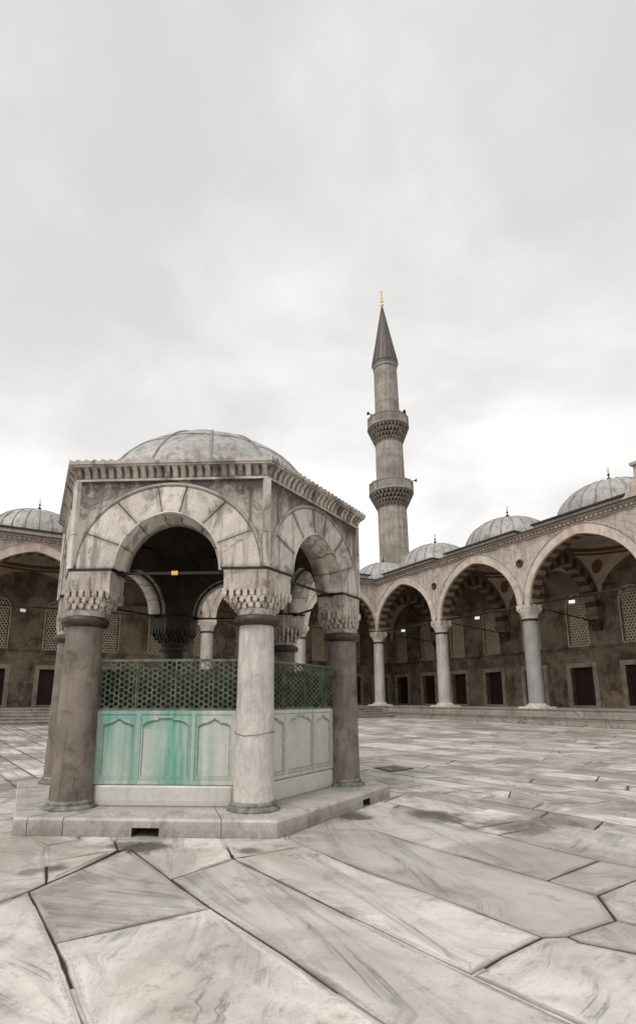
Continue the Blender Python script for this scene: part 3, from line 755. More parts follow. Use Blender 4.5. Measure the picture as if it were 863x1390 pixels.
def panel(face):
    g = G(); hs = .985; N = 150; K = 76; z0, z1 = .486, 1.447; sf = stainf(face)
    X = [-hs+2*hs*i/N for i in range(N+1)]; Z = [z0+(z1-z0)*k/K for k in range(K+1)]
    D = [[depth(x, z) for z in Z] for x in X]; St = [[sf(x, z) for z in Z] for x in X]
    for i in range(N):
        for k in range(K):
            c = [(i, k), (i+1, k), (i+1, k+1), (i, k+1)]
            dd = [D[a][b] for a, b in c]; edge = .5 if max(dd)-min(dd) > .002 else 0
            g.face([(X[a], -AP+D[a][b], Z[b]) for a, b in c], 0, [(.52, St[a][b], edge) for a, b in c], [(X[a], Z[b]) for a, b in c])
    g.box(-hs, hs, -AP+.03, -AP+.12, z0, z1-.001)
    g.face([(-hs, -AP, z1), (hs, -AP, z1), (hs, -AP+.12, z1), (-hs, -AP+.12, z1)])
    return g
for j in range(3):
    pm = panel(j).build('carved_panel', M['panel'], root, rz=j*pi/3)
    if j == 0: pm['label'] = 'carved marble panel with broad turquoise stains'
    if j == 1: pm['label'] = 'carved marble panel left almost clean white'
for j in range(3, 6): dup(pm, root, rz=j*pi/3)
def grille():
    g = G(); hs = .985; z0, z1 = 1.462, 2.13; y = -AP+.02
    def bar(p, q, w, d, yy):
        p, q = Vector(p), Vector(q); t = (q-p).normalized(); n = Vector((-t.y, t.x))*w/2
        P = [p-n, q-n, q+n, p+n]
        g.face([(a.x, yy-d/2, a.y) for a in P]); g.face([(a.x, yy+d/2, a.y) for a in P])
        for i in range(4): a, b = P[i], P[(i+1) % 4]; g.face([(a.x, yy-d/2, a.y), (b.x, yy-d/2, b.y), (b.x, yy+d/2, b.y), (a.x, yy+d/2, a.y)])
    def clip(c, ang):
        d = Vector((cos(ang), sin(ang))); lo, hi = -9, 9
        for ax, a, b in ((0, -hs, hs), (1, z0, z1)):
            if abs(d[ax]) < 1e-6:
                if not a < c[ax] < b: return None
                continue
            t0, t1 = sorted(((a-c[ax])/d[ax], (b-c[ax])/d[ax])); lo = max(lo, t0); hi = min(hi, t1)
        return (c+d*lo, c+d*hi) if hi-lo > .02 else None
    p = .066
    for ai, ang in enumerate((pi/2, pi/2+pi/3, pi/2+2*pi/3)):
        n = Vector((-sin(ang), cos(ang)))
        for k in range(-30, 31):
            r = clip(Vector((0, 1.8))+n*(k+.5)*p, ang)
            if r: bar(r[0], r[1], .008, .014, y+ai*.0015)
    # rings of small hexagons over the lattice centres
    rr = p*.62; n1 = Vector((p*2/sqrt(3)*cos(pi/6)*1.0, p*2/sqrt(3)*.5)); n2 = Vector((0, p*2/sqrt(3)))
    st = p*2/sqrt(3)
    for i in range(-20, 21):
        for k in range(-14, 15):
            c = Vector((i*p, 1.8+k*st+(st/2 if i % 2 else 0)))
            if abs(c.x) < hs-rr and z0+rr*.8 < c.y < z1-rr*.8 and (i+2*k+(1 if i % 2 else 0)) % 3 == 0:
                for q in range(6):
                    a, b = q*pi/3+pi/6, (q+1)*pi/3+pi/6
                    bar(c+Vector((cos(a), sin(a)))*rr, c+Vector((cos(b), sin(b)))*rr, .0075, .012, y-.003)
    for (a, b, w) in (((-hs, z0), (hs, z0), .035), ((-hs, z1), (hs, z1), .035), ((-hs, z0), (-hs, z1), .03), ((hs, z0), (hs, z1), .03), ((-.45, z0), (-.45, z1), .016), ((.1, z0), (.1, z1), .016), ((.62, z0), (.62, z1), .014)):
        bar(a, b, w, .035, y)
    return g
gr = grille().build('bronze_grille', M['green_bronze'], root)
for j in range(1, 6): dup(gr, root, rz=j*pi/3)
g = G(); hexp = lambda ap: [(ap/cos(pi/6)*cos(pi/3*k), ap/cos(pi/6)*sin(pi/3*k)) for k in range(6)]
g.prism(hexp(1.78), ZP, 2.02, 0, .5); g.build('water_tank', M['tank'], root)
# --- tie rods between the capitals
def rod():
    g = G(); o = 2.16
    g.box(-.75, .75, -o-.016, -o+.016, ZS-.04, ZS-.005); g.box(-1.0, -.70, -o-.03, -o+.03, ZS-.05, ZS+.0); g.box(.70, 1.0, -o-.03, -o+.03, ZS-.05, ZS+.0); return g
rd = rod().build('tie_rod', M['iron'], root)
for j in range(1, 6): dup(rd, root, rz=j*pi/3)

# small yellow plate hanging from the front rod
def Wf(j, s, o, z):
    an = FR-pi/2+j*pi/3; return (FC.x+cos(an)*o-sin(an)*s, FC.y+sin(an)*o+cos(an)*s, z)
yp = empty('hanging_tag', Wf(0, .05, 2.16, ZS-.0), FR)
tag(yp, 'small yellow tag hooked on the black tie rod under the front arch of the fountain', 'tag')
g = G(); g.box(-.045, .045, -.032, -.022, -.055, .005); g.build('plate', M['yellow'], yp)
g = G(); g.tube([(0, -.03, 0), (0, -.034, .02), (0, 0, .028), (0, .024, .01)], .004, 6); g.build('hook', M['iron'], yp)

# ================================================================== ARCADES
ZB, ZSP, ZE, ZN = 1.09, 7.05, 11.05, 6.16
MA = [M['arc_light'], M['arc_red'], M['arc_wall'], M['sof_light'], M['sof_red'], M['frame']]
def front_arch(b):
    g = G(); hi, ri, he, re = b/2-.47, 3.30, b/2-.03, 3.88; y0, y1 = -.40, .40; NV = 33; n = 2
    for v in range(NV):
        a, c = v/NV, (v+1)/NV; red = v % 2 == 1; faded = not (v in (NV//2-1, NV//2+1, NV//2+3))
        I = arc(hi, ri, n, a, c, .75); E = arc(he, re, n, a, c, .75); mf = 1 if (red and not faded) else 0; ms = 4 if red else 3
        tn = (.47 if red and faded else .56)+random.uniform(-.09, .09)
        for i in range(n):
            p, q, r, s = I[i], I[i+1], E[i+1], E[i]; yo = y0-.02
            g.face([(p[0], yo, ZSP+p[1]), (q[0], yo, ZSP+q[1]), (r[0], yo, ZSP+r[1]), (s[0], yo, ZSP+s[1])], mf, tn)
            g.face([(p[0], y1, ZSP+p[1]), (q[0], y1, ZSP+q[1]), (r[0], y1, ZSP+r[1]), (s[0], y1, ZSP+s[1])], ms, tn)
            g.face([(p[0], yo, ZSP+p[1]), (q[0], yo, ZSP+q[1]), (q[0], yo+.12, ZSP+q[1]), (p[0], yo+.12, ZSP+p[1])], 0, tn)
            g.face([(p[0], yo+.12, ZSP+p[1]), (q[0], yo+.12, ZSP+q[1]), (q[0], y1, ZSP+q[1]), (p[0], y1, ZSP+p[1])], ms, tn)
            g.face([(s[0], yo, ZSP+s[1]), (r[0], yo, ZSP+r[1]), (r[0], y0, ZSP+r[1]), (s[0], y0, ZSP+s[1])], 0, tn)
    g.tube([(x, y0-.03, ZSP+z) for x, z in arc(he+.0, re+.05, 40, pe=.75)], .045, 6, 2, .42)
    g.tube([(x, y0-.03, ZSP+z) for x, z in arc(hi+.03, ri+.03, 40, pe=.75)], .035, 6, 1, .5)
    NS = 40; E = arc(he, re, NS, pe=.75); zt = 11.02
    for i in range(NS):
        for yy in (y0, y1):
            K = 4 if yy == y0 else 1
            for q_ in range(K):
                P_ = [(E[a_][0], ZSP+E[a_][1]+(zt-ZSP-E[a_][1])*(q_+b_)/K) for a_, b_ in ((i, 0), (i+1, 0), (i+1, 1), (i, 1))]
                dd_ = [min(.85, max(0, (z_-10.0)/1.0)**2*(.5+1.3*noise.noise(Vector((x_*3, z_*.5, 3))))) if z_ > 10.0 else 0 for x_, z_ in P_]
                g.face([(x_, yy, z_) for x_, z_ in P_], 2, [(.5, 0, max(0, t_)) for t_ in dd_])
    for sg in (1, -1):
        for yy in (y0, y1): g.face([(sg*he, yy, ZSP), (sg*b/2, yy, ZSP), (sg*b/2, yy, zt), (sg*he, yy, zt)], 2)
        g.face([(sg*hi, y0-.02, ZSP), (sg*b/2, y0-.02, ZSP), (sg*b/2, y1, ZSP), (sg*hi, y1, ZSP)], 2)
    return g
def transverse():
    g = G(); c = W/2+.15; hi, ri, he, re = W/2-.75, 2.95, W/2-.2, 3.50; NV = 23; n = 2; x0, x1 = -.36, .36
    for v in range(NV):
        a, d = v/NV, (v+1)/NV; I = arc(hi, ri, n, a, d, .6); E = arc(he, re, n, a, d, .6); m = 4 if v % 2 else 3; tn = random.uniform(.35, .5)
        for i in range(n):
            p, q, r, s = I[i], I[i+1], E[i+1], E[i]
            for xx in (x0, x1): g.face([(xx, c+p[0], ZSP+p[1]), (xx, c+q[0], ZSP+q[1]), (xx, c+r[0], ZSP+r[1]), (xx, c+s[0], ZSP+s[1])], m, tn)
            g.face([(x0, c+p[0], ZSP+p[1]), (x0, c+q[0], ZSP+q[1]), (x1, c+q[0], ZSP+q[1]), (x1, c+p[0], ZSP+p[1])], m, tn)
    E = arc(he, re, 30, pe=.6)
    for i in range(30):
        for xx in (x0+.1, x1-.1): g.face([(xx, c+E[i][0], ZSP+E[i][1]), (xx, c+E[i+1][0], ZSP+E[i+1][1]), (xx, c+E[i+1][0], 11.0), (xx, c+E[i][0], 11.0)], 3, .3)
    # impost on the back wall
    for (w, d, z0, z1) in ((.30, .30, 5.95, 6.25), (.36, .42, 6.25, 6.6), (.42, .6, 6.6, 6.9), (.46, .75, 6.9, ZSP)):
        g.box(-w, w, W-d, W, z0, z1, 4 if z1 < 6.7 else 3, .4)
    return g
def vault(b, d):
    g = G(); hx, hy, rise = b/2, d/2, 3.55; cy = W/2
    N = 20
    def pz(x, y): return sqrt(max(0, 2-x*x-y*y))
    for sx in (1, -1):
        for sy in (1, -1):
            # pendentive: between the unit circle and the corner of the unit square (angle 0..90 in this quadrant)
            for i in range(N):
                t0, t1 = pi/2*i/N, pi/2*(i+1)/N
                def edge(t): c, s = cos(t), sin(t); k = 1/max(c, s); return (c*k, s*k)
                for k in range(8):
                    q = []
                    for (t, kk) in ((t0, k), (t1, k), (t1, k+1), (t0, k+1)):
                        f = kk/8; e = edge(t); x = cos(t)*(1-f)+e[0]*f; y = sin(t)*(1-f)+e[1]*f
                        q.append((sx*x*hx, cy+sy*y*hy, ZSP+rise*pz(x, y)))
                    g.face(q, 0, .5, smooth=True)
            # painted round medallion lying just under the pendentive
            c0 = .80; P = []
            for k in range(20):
                a = 2*pi*k/20; x = c0+.085*cos(a); y = c0+.085*sin(a); P.append((sx*x*hx, cy+sy*y*hy, ZSP+rise*pz(x, y)-.0+(-.05)))
            g.face(P, 1, .5)
    prof = [(1.0, 1.0), (1.0, 1.045), (.985, 1.06), (.98, 1.13)]
    for i in range(64):
        a0, a1 = 2*pi*i/64, 2*pi*(i+1)/64
        for j, ((r0, z0), (r1, z1)) in enumerate(zip(prof[:-1], prof[1:])):
            g.face([(r0*hx*cos(a0), cy+r0*hy*sin(a0), ZSP+rise*z0), (r0*hx*cos(a1), cy+r0*hy*sin(a1), ZSP+rise*z0), (r1*hx*cos(a1), cy+r1*hy*sin(a1), ZSP+rise*z1), (r1*hx*cos(a0), cy+r1*hy*sin(a0), ZSP+rise*z1)], 1 if j != 1 else 0)
        for j in range(8):
            f0, f1 = pi/2*j/8, pi/2*(j+1)/8
            q = [(.98*hx*cos(f)*cos(a), cy+.98*hy*cos(f)*sin(a), ZSP+rise*1.13+2.1*sin(f)) for f, a in ((f0, a0), (f0, a1), (f1, a1), (f1, a0))]
            g.face(q if j < 7 else q[:3], 0, .5, smooth=True)
    return g
def arc_column(dark=False):
    g = G()
    g.lathe([(.44, ZB+.22), (.435, 2.5), (.425, 4), (.41, 6.12)], 32)
    return g
def arc_pedestal():
    g = G(); g.prism([(-.75, -.75), (.75, -.75), (.75, .75), (-.75, .75)], ZB-.02, ZB+.10, 0, .5, taper=.9)
    g.lathe([(.64, ZB+.09), (.62, ZB+.15), (.52, ZB+.19), (.50, ZB+.25), (.43, ZB+.28)], 28); return g
def arc_capital():
    g = G(); N = 8
    g.lathe([(.42, 6.08), (.47, 6.11), (.47, 6.17), (.43, 6.20)], 28, mi=1)
    lv = [(.42, 6.20, 0), (.46, 6.38, .1), (.47, 6.39, .25), (.54, 6.60, .45), (.55, 6.61, .6), (.60, 6.80, .95), (.61, 6.82, 1), (.62, 7.03, 1)]
    def sq(r, a, f):
        k = 1/max(abs(cos(a)), abs(sin(a))); return r*(1-f)+r*.80*k*f
    for j in range(len(lv)-1):
        for i in range(40):
            q = []
            for (ii, jj) in ((i, j), (i+1, j), (i+1, j+1), (i, j+1)):
                r, z, f = lv[jj]; a = 2*pi*ii/40+pi/40*0; rr = sq(r, a, f); q.append((rr*cos(a), rr*sin(a), z))
            g.face(q, 0, .5)
    for (z0, z1, r, f, n) in ((6.24, 6.42, .47, .15, 16), (6.42, 6.62, .55, .5, 16), (6.6, 6.82, .62, .95, 20)):
        for i in range(n):
            a = 2*pi*(i+.5)/n; rr = sq(r, a, f); d = Vector((cos(a), sin(a))); t = Vector((-d.y, d.x)); w = rr*pi/n*.62
            P = [(*(d*(rr-.12)-t*w), z1), (*(d*(rr-.12)+t*w), z1), (*(d*(rr+.02)+t*w), z1), (*(d*(rr+.02)-t*w), z1)]; ap_ = (*(d*(rr-.08)), z0)
            for k in range(4): g.face([P[k], P[(k+1) % 4], ap_], 0, .58)
    return g
def window_parts():
    hw, z0, zs, zt = .70, 5.1, 7.75, 8.52
    top = lambda x: zs+(zt-zs)*(1-(abs(x)/hw)**2.1)**.5 if abs(x) < hw else zs
    g = G(); p = .205; r = p/sqrt(3); yy0, yy1 = .10, .16
    nx_ = 4
    for k in range(0, 24):
        for i in range(-4, 5):
            cx = i*p+(p/2 if k % 2 else 0); cz = z0+.06+k*r*1.5
            if abs(cx) > hw-.02 or cz > top(cx)-.03: continue
            for q in range(6):
                a, b = pi/6+q*pi/3, pi/6+(q+1)*pi/3; h = r*.60
                O0, O1 = (cx+r*cos(a), cz+r*sin(a)), (cx+r*cos(b), cz+r*sin(b)); I0, I1 = (cx+h*cos(a), cz+h*sin(a)), (cx+h*cos(b), cz+h*sin(b))
                cl = lambda P: (max(-hw, min(hw, P[0])), max(z0, min(top(max(-hw, min(hw, P[0])))+.01, P[1])))
                O0, O1, I0, I1 = cl(O0), cl(O1), cl(I0), cl(I1)
                g.face([(O0[0], yy0, O0[1]), (O1[0], yy0, O1[1]), (I1[0], yy0, I1[1]), (I0[0], yy0, I0[1])])
                g.face([(I0[0], yy0, I0[1]), (I1[0], yy0, I1[1]), (I1[0], yy1, I1[1]), (I0[0], yy1, I0[1])])
    f = G(); n = 16
    path = [(-hw, z0)]+[(-hw+2*hw*i/n, top(-hw+2*hw*i/n)) for i in range(n+1)]+[(hw, z0), (-hw, z0)]
    for (a, b) in zip(path[:-1], path[1:]):
        d = Vector((b[0]-a[0], b[1]-a[1]))
        if d.length < 1e-6: continue
        cc = Vector((0, 6.9)); A, Bq = Vector(a), Vector(b)
        no = Vector((-d.y, d.x)).normalized()
        if no.dot(A-cc) < 0: no = -no
        A2, B2 = A+no*.07, Bq+no*.07
        f.face([(A.x, -.04, A.y), (Bq.x, -.04, Bq.y), (B2.x, -.04, B2.y), (A2.x, -.04, A2.y)])
        f.face([(A.x, -.04, A.y), (Bq.x, -.04, Bq.y), (Bq.x, .12, Bq.y), (A.x, .12, A.y)])
        f.face([(A2.x, -.04, A2.y), (B2.x, -.04, B2.y), (B2.x, .02, B2.y), (A2.x, .02, A2.y)])
    # masonry filling the rectangle above the arched head
    for i in range(n):
        xa, xb = -hw+2*hw*i/n, -hw+2*hw*(i+1)/n
        f.face([(xa, .005, top(xa)), (xb, .005, top(xb)), (xb, .005, zt+.1), (xa, .005, zt+.1)], 1)
    d_ = G(); d_.box(-hw, hw, .30, .32, z0, zt+.1)
    return g, f, d_
def door_parts():
    hw, z0, zt = .79, 1.20, 3.66; f = G(); fr = .30
    f.box(-hw-fr, -hw, -.09, .25, ZB, zt, 0, .5); f.box(hw, hw+fr, -.09, .25, ZB, zt, 0, .45); f.box(-hw-fr, hw+fr, -.092, .25, zt, zt+fr, 0, .55); f.box(-hw, hw, -.085, .25, ZB, z0, 0, .5)
    p = G(); p.box(-hw, hw, .34, .38, z0-.1, zt+.05)
    for k in range(-1, 2): p.box(k*.5-.04, k*.5+.04, .31, .34, z0, zt)
    for z in (1.9, 2.8): p.box(-hw, hw, .312, .34, z, z+.07)
    return f, p
def ext_dome(rx=3.0, ry=3.0):
    g = G(); h = 2.15; z0 = 11.88; P = []
    Rb = 1.0
    for i in range(13): a = pi/2*i/12; P.append((cos(a), sin(a)))
    for i in range(72):
        a0, a1 = 2*pi*i/72, 2*pi*(i+1)/72
        for j in range(12):
            q = []
            for (a, jj) in ((a0, j), (a1, j), (a1, j+1), (a0, j+1)):
                r, z = P[jj]; q.append((r*rx*cos(a), r*ry*sin(a), z0+h*z))
            g.face(q if j < 11 else q[:3], 0, .5, smooth=True)
    for k in range(24):
        a = 2*pi*k/24; g.tube([(r*rx*1.003*cos(a), r*ry*1.003*sin(a), z0+h*z+.01) for r, z in P[:-1]], .035, 5, 0, .34)
    g.lathe([(rx+.12, z0-.06), (rx+.12, z0+.02), (rx-.05, z0+.06)], 48)
    return g
def finial(h=.98, z=0, s=1.0):
    g = G(); g.lathe([(.12*s, z-.05), (.10*s, z+.06*h), (.035*s, z+.10*h), (.03*s, z+.2*h), (.10*s, z+.27*h), (.11*s, z+.32*h), (.03*s, z+.40*h), (.028*s, z+.48*h), (.07*s, z+.54*h), (.065*s, z+.58*h), (.02*s, z+.64*h), (.018*s, z+.74*h), (.03*s, z+.78*h), (.008*s, z+.84*h), (0, z+.86*h)], 12)
    pts = [(.055*s*sin(t), 0, z+.92*h-.055*s*cos(t)) for t in [radians(-150+300*i/12) for i in range(13)]]
    g.tube([(p[0], p[1], 2*(z+.92*h)-p[2]) for p in pts][::-1], .012*s, 6); return g
def wallseg(g, x0, x1, z0, z1, ops, y=0.0, th=.5, mi=0):
    xs = sorted(set([x0, x1]+[q for o in ops for q in o[:2] if x0 < q < x1]))
    for a, b in zip(xs[:-1], xs[1:]):
        if b-a < 1e-5: continue
        mid = (a+b)/2; zz = [(o[2], o[3]) for o in ops if o[0] < mid < o[1]]; zz.sort(); z = z0
        for (p, q) in zz+[(z1, z1)]:
            if p > z:
                g.face([(a, y, z), (b, y, z), (b, y, p), (a, y, p)], mi, .5, [(a, z), (b, z), (b, p), (a, p)])
            z = max(z, q)
        for (p, q) in zz:
            g.face([(a, y, q), (b, y, q), (b, y+th, q), (a, y+th, q)], mi); g.face([(a, y, p), (b, y, p), (b, y+th, p), (a, y+th, p)], mi)
    for o in ops:
        for xx in o[:2]:
            g.face([(xx, y, o[2]), (xx, y+th, o[2]), (xx, y+th, o[3]), (xx, y, o[3])], mi)
            g.face([(xx, y, o[2]), (xx, y+th, o[2]), (xx, y+th, o[3]), (xx, y, o[3])], mi)
    g.face([(x0, y+th+.4, z0), (x1, y+th+.4, z0), (x1, y+th+.4, z1), (x0, y+th+.4, z1)], mi)
    g.face([(x0, y, z1), (x1, y, z1), (x1, y+th+.4, z1), (x0, y+th+.4, z1)], mi)

cache = {}
def part(key, maker, name, mats, parent, loc=None, rz=None):
    if key not in cache:
        o = maker().build(name, mats, parent); cache[key] = o.data
    else:
        o = bpy.data.objects.new(name, cache[key]); col.objects.link(o); o.parent = parent
    if loc: o.location = loc
    if rz is not None: o.rotation_euler = (0, 0, rz)
    return o
wp_ = window_parts(); dp_ = door_parts()
def make_arcade(root, bays, xw0, xw1, wins, corner=False, colsk=(), darkcols=()):
    """local frame: x along the front, y>0 into the gallery"""
    xa, xb = bays[0]*B, (bays[-1]+1)*B
    for k in bays:
        cx = (k+.5)*B
        part('front', lambda: front_arch(B), 'arch_wall', MA, root, (cx, 0, 0))
        part('vault', lambda: vault(B, W), 'vault', [M['plaster'], M['frieze']], root, (cx, 0, 0))
        d = part('edome', ext_dome, 'dome', M['lead'], root, (cx, W/2, 0))
        part('finial', lambda: finial(1.0, 14.0, 1.15), 'finial', M['bronze_dark'], d)
        part('drum', lambda: drum_mesh(), 'drum', [M['arc_wall'], M['lead_edge'], M['lead']], d)
    for k in colsk:
        x = k*B; c = part('col%d' % (k in darkcols), arc_column, 'column', M['arc_col_dark'] if k in darkcols else M['arc_col'], root, (x, 0, 0))
        part('acap', arc_capital, 'capital', [M['arc_light'], M['iron']], c)
        part('aped', arc_pedestal, 'pedestal', M['moss'] if 1 else 0, c)
        part('trans', transverse, 'transverse_arch', MA, root, (x, 0, 0))
        part('crod', lambda: cross_rod(), 'tie_rod', M['iron'], root, (x, 0, 0))
    # front tie rods, one per bay
    for k in bays: part('frod', lambda: front_rod(), 'tie_rod', M['iron'], root, ((k+.5)*B, 0, 0))
    # back wall
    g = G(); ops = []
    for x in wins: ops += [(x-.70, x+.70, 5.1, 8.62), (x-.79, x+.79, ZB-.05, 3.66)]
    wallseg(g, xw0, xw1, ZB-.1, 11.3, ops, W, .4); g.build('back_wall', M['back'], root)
    for x in wins:
        w = part('wlat', lambda: wp_[0], 'window_lattice', M['lattice'], root, (x, W, 0))
        part('wfr', lambda: wp_[1], 'frame', [M['lattice'], M['back']], w); part('wdk', lambda: wp_[2], 'backing', M['void'], w)
        d = part('dfr', lambda: dp_[0], 'door_frame', M['frame'], root, (x, W, 0)); part('dpn', lambda: dp_[1], 'door_leaf', M['reddoor'], d)
    # cornice with dentils, roof
    g = G(); e0 = xa-(.35 if False else 0)
    return xa, xb
def cornice_run(root, x0, x1, e0=0, e1=0):
    """e0,e1: mitre factor at the ends (x grows with overhang)"""
    g = G()
    prof = [(-.40, 10.86), (-.46, 10.88), (-.46, 10.94), (-.50, 10.97), (-.50, 11.10), (-.62, 11.16), (-.66, 11.22)]
    L = 24
    for i in range(L):
        for (y0, z0), (y1, z1) in zip(prof[:-1], prof[1:]):
            def X(t, y): return x0+(x1-x0)*t+(e0*(y+.4) if t == 0 else 0)+(e1*(y+.4) if t == 1 else 0)
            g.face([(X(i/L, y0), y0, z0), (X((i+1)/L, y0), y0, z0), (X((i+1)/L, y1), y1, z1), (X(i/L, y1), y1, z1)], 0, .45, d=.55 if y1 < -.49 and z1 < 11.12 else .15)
    n = int((x1-x0)/.26)
    for i in range(n):
        x = x0+(x1-x0)*(i+.5)/n
        if e0 and i < 2: continue
        g.box(x-.06, x+.06, -.56, -.50, 10.98, 11.09, 0, random.uniform(.35, .6))
    o = g.build('cornice', M['arc_wall'], root)
    g = G(); 
    def X2(x, e, y): return x+e*(y+.4)
    a = [(X2(x0, e0, -.70), -.70), (X2(x1, e1, -.70), -.70), (X2(x1, e1, .3), .3), (X2(x0, e0, .3), .3)]
    g.prism(a, 11.222, 11.31, 1)
    a = [(x0-.0, -.2), (x1, -.2), (x1, W+1), (x0, W+1)] 
    g.face([(X2(x0, e0, -.66), -.66, 11.313), (X2(x1, e1, -.66), -.66, 11.313), (x1, W+.9, 11.5), (x0 if not e0 else x0, W+.9, 11.5)], 0)
    g.build('roof', [M['lead'], M['lead_edge']], root)
def drum_mesh():
    g = G(); hx = 2.95
    g.prism([(-hx, -3.15), (hx, -3.15), (hx, 3.15), (-hx, 3.15)], 11.3, 11.78, 0, .5)
    g.prism([(-hx-.14, -3.32), (hx+.14, -3.32), (hx+.14, 3.32), (-hx-.14, 3.32)], 11.78, 11.86, 1)
    g.face([(-hx-.1, -3.28, 11.863), (hx+.1, -3.28, 11.863), (hx+.1, 3.28, 11.863), (-hx-.1, 3.28, 11.863)], 2)
    return g
def front_rod():
    g = G(); g.tube([(-B/2+.3, 0, ZSP-.03), (B/2-.3, 0, ZSP-.03)], .035, 8); g.tube([(-B/2, -.46, ZSP-.06), (0, -.46, ZSP-.08), (B/2, -.46, ZSP-.06)], .026, 6); return g
def cross_rod():
    g = G(); g.tube([(0, .3, ZSP-.05), (0, W-.3, ZSP-.55)], .035, 8); return g
def platform(root, x0, x1, e0=0):
    g = G()
    for (y, z0, z1, m) in ((-.95, .70, ZB, 0), (-1.40, .0, .70, 0)):
        N = int((x1-x0)/.6)
        for i in range(N):
            a, b = x0+(x1-x0)*i/N, x0+(x1-x0)*(i+1)/N
            if e0 and i == 0: a = x0+e0*(y)
            for (p, q, yo0, yo1) in ((z0, z1-.05, y, y), (z1-.05, z1-.01, y-.03, y-.03), (z1-.01, z1, y-.03, y-.01)):
                g.face([(a, yo0, p), (b, yo0, p), (b, yo1, q), (a, yo1, q)], 0, .5-.04*(z1 < 1), [(a, p), (b, p), (b, q), (a, q)])
            g.face([(a, y-.01, z1), (b, y-.01, z1), (b, 1.2 if z1 > 1 else y+.5, z1), (a, 1.2 if z1 > 1 else y+.5, z1)], 0, .5)
    g.face([(x0, 1.2, ZB), (x1, 1.2, ZB), (x1, W+.1, ZB), (x0, W+.1, ZB)], 0, .42)
    g.build('platform', M['step'], root)

ra = empty('arcade', (O.x, O.y, 0), TH)
tag(ra, 'right hand courtyard arcade of four large domed bays running in front of the minaret', 'arcade')
winsR = [(.30+.5*k)*B for k in range(-2, 9) if (.30+.5*k)*B > -W+1.0]
make_arcade(ra, [0, 1, 2, 3, 4], -W, 5*B, winsR, colsk=(0, 1, 2, 3, 4, 5), darkcols=(2, 4))
cornice_run(ra, 0, 5*B, e0=-1)
platform(ra, 0, 5*B, e0=-1)
# corner bay: vault, dome and floor
g = vault(W, W); g.build('vault', [M['plaster'], M['frieze']], ra, loc=(-W/2, 0, 0))
d = part('edome', ext_dome, 'dome', M['lead'], ra, (-W/2, W/2, 0))
part('finial', None, 'finial', M['bronze_dark'], d)
g = G(); g.face([(-W-.1, -.3, ZB-.003), (0, -.3, ZB-.003), (0, W+.1, ZB-.003), (-W-.1, W+.1, ZB-.003)]); g.build('corner_floor', M['step'], ra)
g = G(); g.face([(-W-.9, .0, 11.33), (0.2, .0, 11.33), (0.2, W+.9, 11.45), (-W-.9, W+.9, 11.45)]); g.prism([(-W-.5, .5), (-.2, .5), (-.2, W+.5), (-W-.5, W+.5)], 11.3, 11.72); g.build('corner_roof', M['lead'], ra)
# raised portal parapet over the fourth bay
g = G()
prof = [(20.75, 11.3), (21.15, 11.55), (21.35, 12.0), (21.7, 12.25), (21.72, 12.95), (29.6, 12.95), (29.6, 11.3)]
for (y0, y1) in ((-.42, .5),):
    A = [(x, y0, z) for x, z in prof]; C_ = [(x, y1, z) for x, z in prof]
    g.face(A, 0); g.face(C_[::-1], 0)
    for i in range(len(prof)): j = (i+1) % len(prof); g.face([A[i], A[j], C_[j], C_[i]], 0)
g.box(21.62, 29.7, -.55, .6, 12.95, 13.1, 0, .5)
g.build('raised_parapet', M['arc_wall'], ra)
# dark round spouts in the spandrels
for k in (1, 2, 3):
    g = G(); g.lathe([(.24, 0), (.24, .07), (.15, .09), (.13, .02), (0, .02)], 20, T=lambda x, y, z: (x, -.40-z, y)); g.build('spout', M['lead_edge'], ra, loc=(k*B-.05, 0, 9.55))

la = empty('arcade', (O.x, O.y, 0), TH+pi/2)
tag(la, 'left hand courtyard arcade seen behind and beside the fountain, its columns half hidden', 'arcade')
winsL = [-(.24+.5*k)*B for k in range(0, 10)]+[.26*B, .70*B]
make_arcade(la, [-1, -2, -3, -4, -5][::-1], -5*B, W, [x for x in winsL], colsk=(-1, -2, -3, -4, -5))
part('trans', None, 'transverse_arch', MA, la, (0, 0, 0)); part('crod', None, 'tie_rod', M['iron'], la, (0, 0, 0))
cornice_run(la, -5*B, 0, e1=1)
g = G()
for (y, z0, z1) in ((-.95, .93, ZB), (-1.55, .77, .93), (-2.15, .61, .77), (-2.75, .45, .61), (-3.35, .0, .45)):
    N = 60; x0, x1 = -5*B, 0
    for i in range(N):
        a, b = x0+(x1-x0)*i/N, x0+(x1-x0)*(i+1)/N
        if i == N-1: b = y
        if b < a: continue
        g.face([(a, y, z0), (b, y, z0), (b, y, z1-.05), (a, y, z1-.05)], 0, .5, [(a, z0), (b, z0), (b, z1), (a, z1)])
        g.face([(a, y-.03, z1-.05), (b, y-.03, z1-.05), (b, y-.03, z1), (a, y-.03, z1)], 0, .56)
        g.face([(a, y-.03, z1), (b, y-.03, z1), (b, y+1.5, z1), (a, y+1.5, z1)], 0, .5)
g.face([(-5*B, .5, ZB+.001), (0, .5, ZB+.001), (0, W+.1, ZB+.001), (-5*B, W+.1, ZB+.001)], 0, .42)
g.build('platform', M['step'], la)

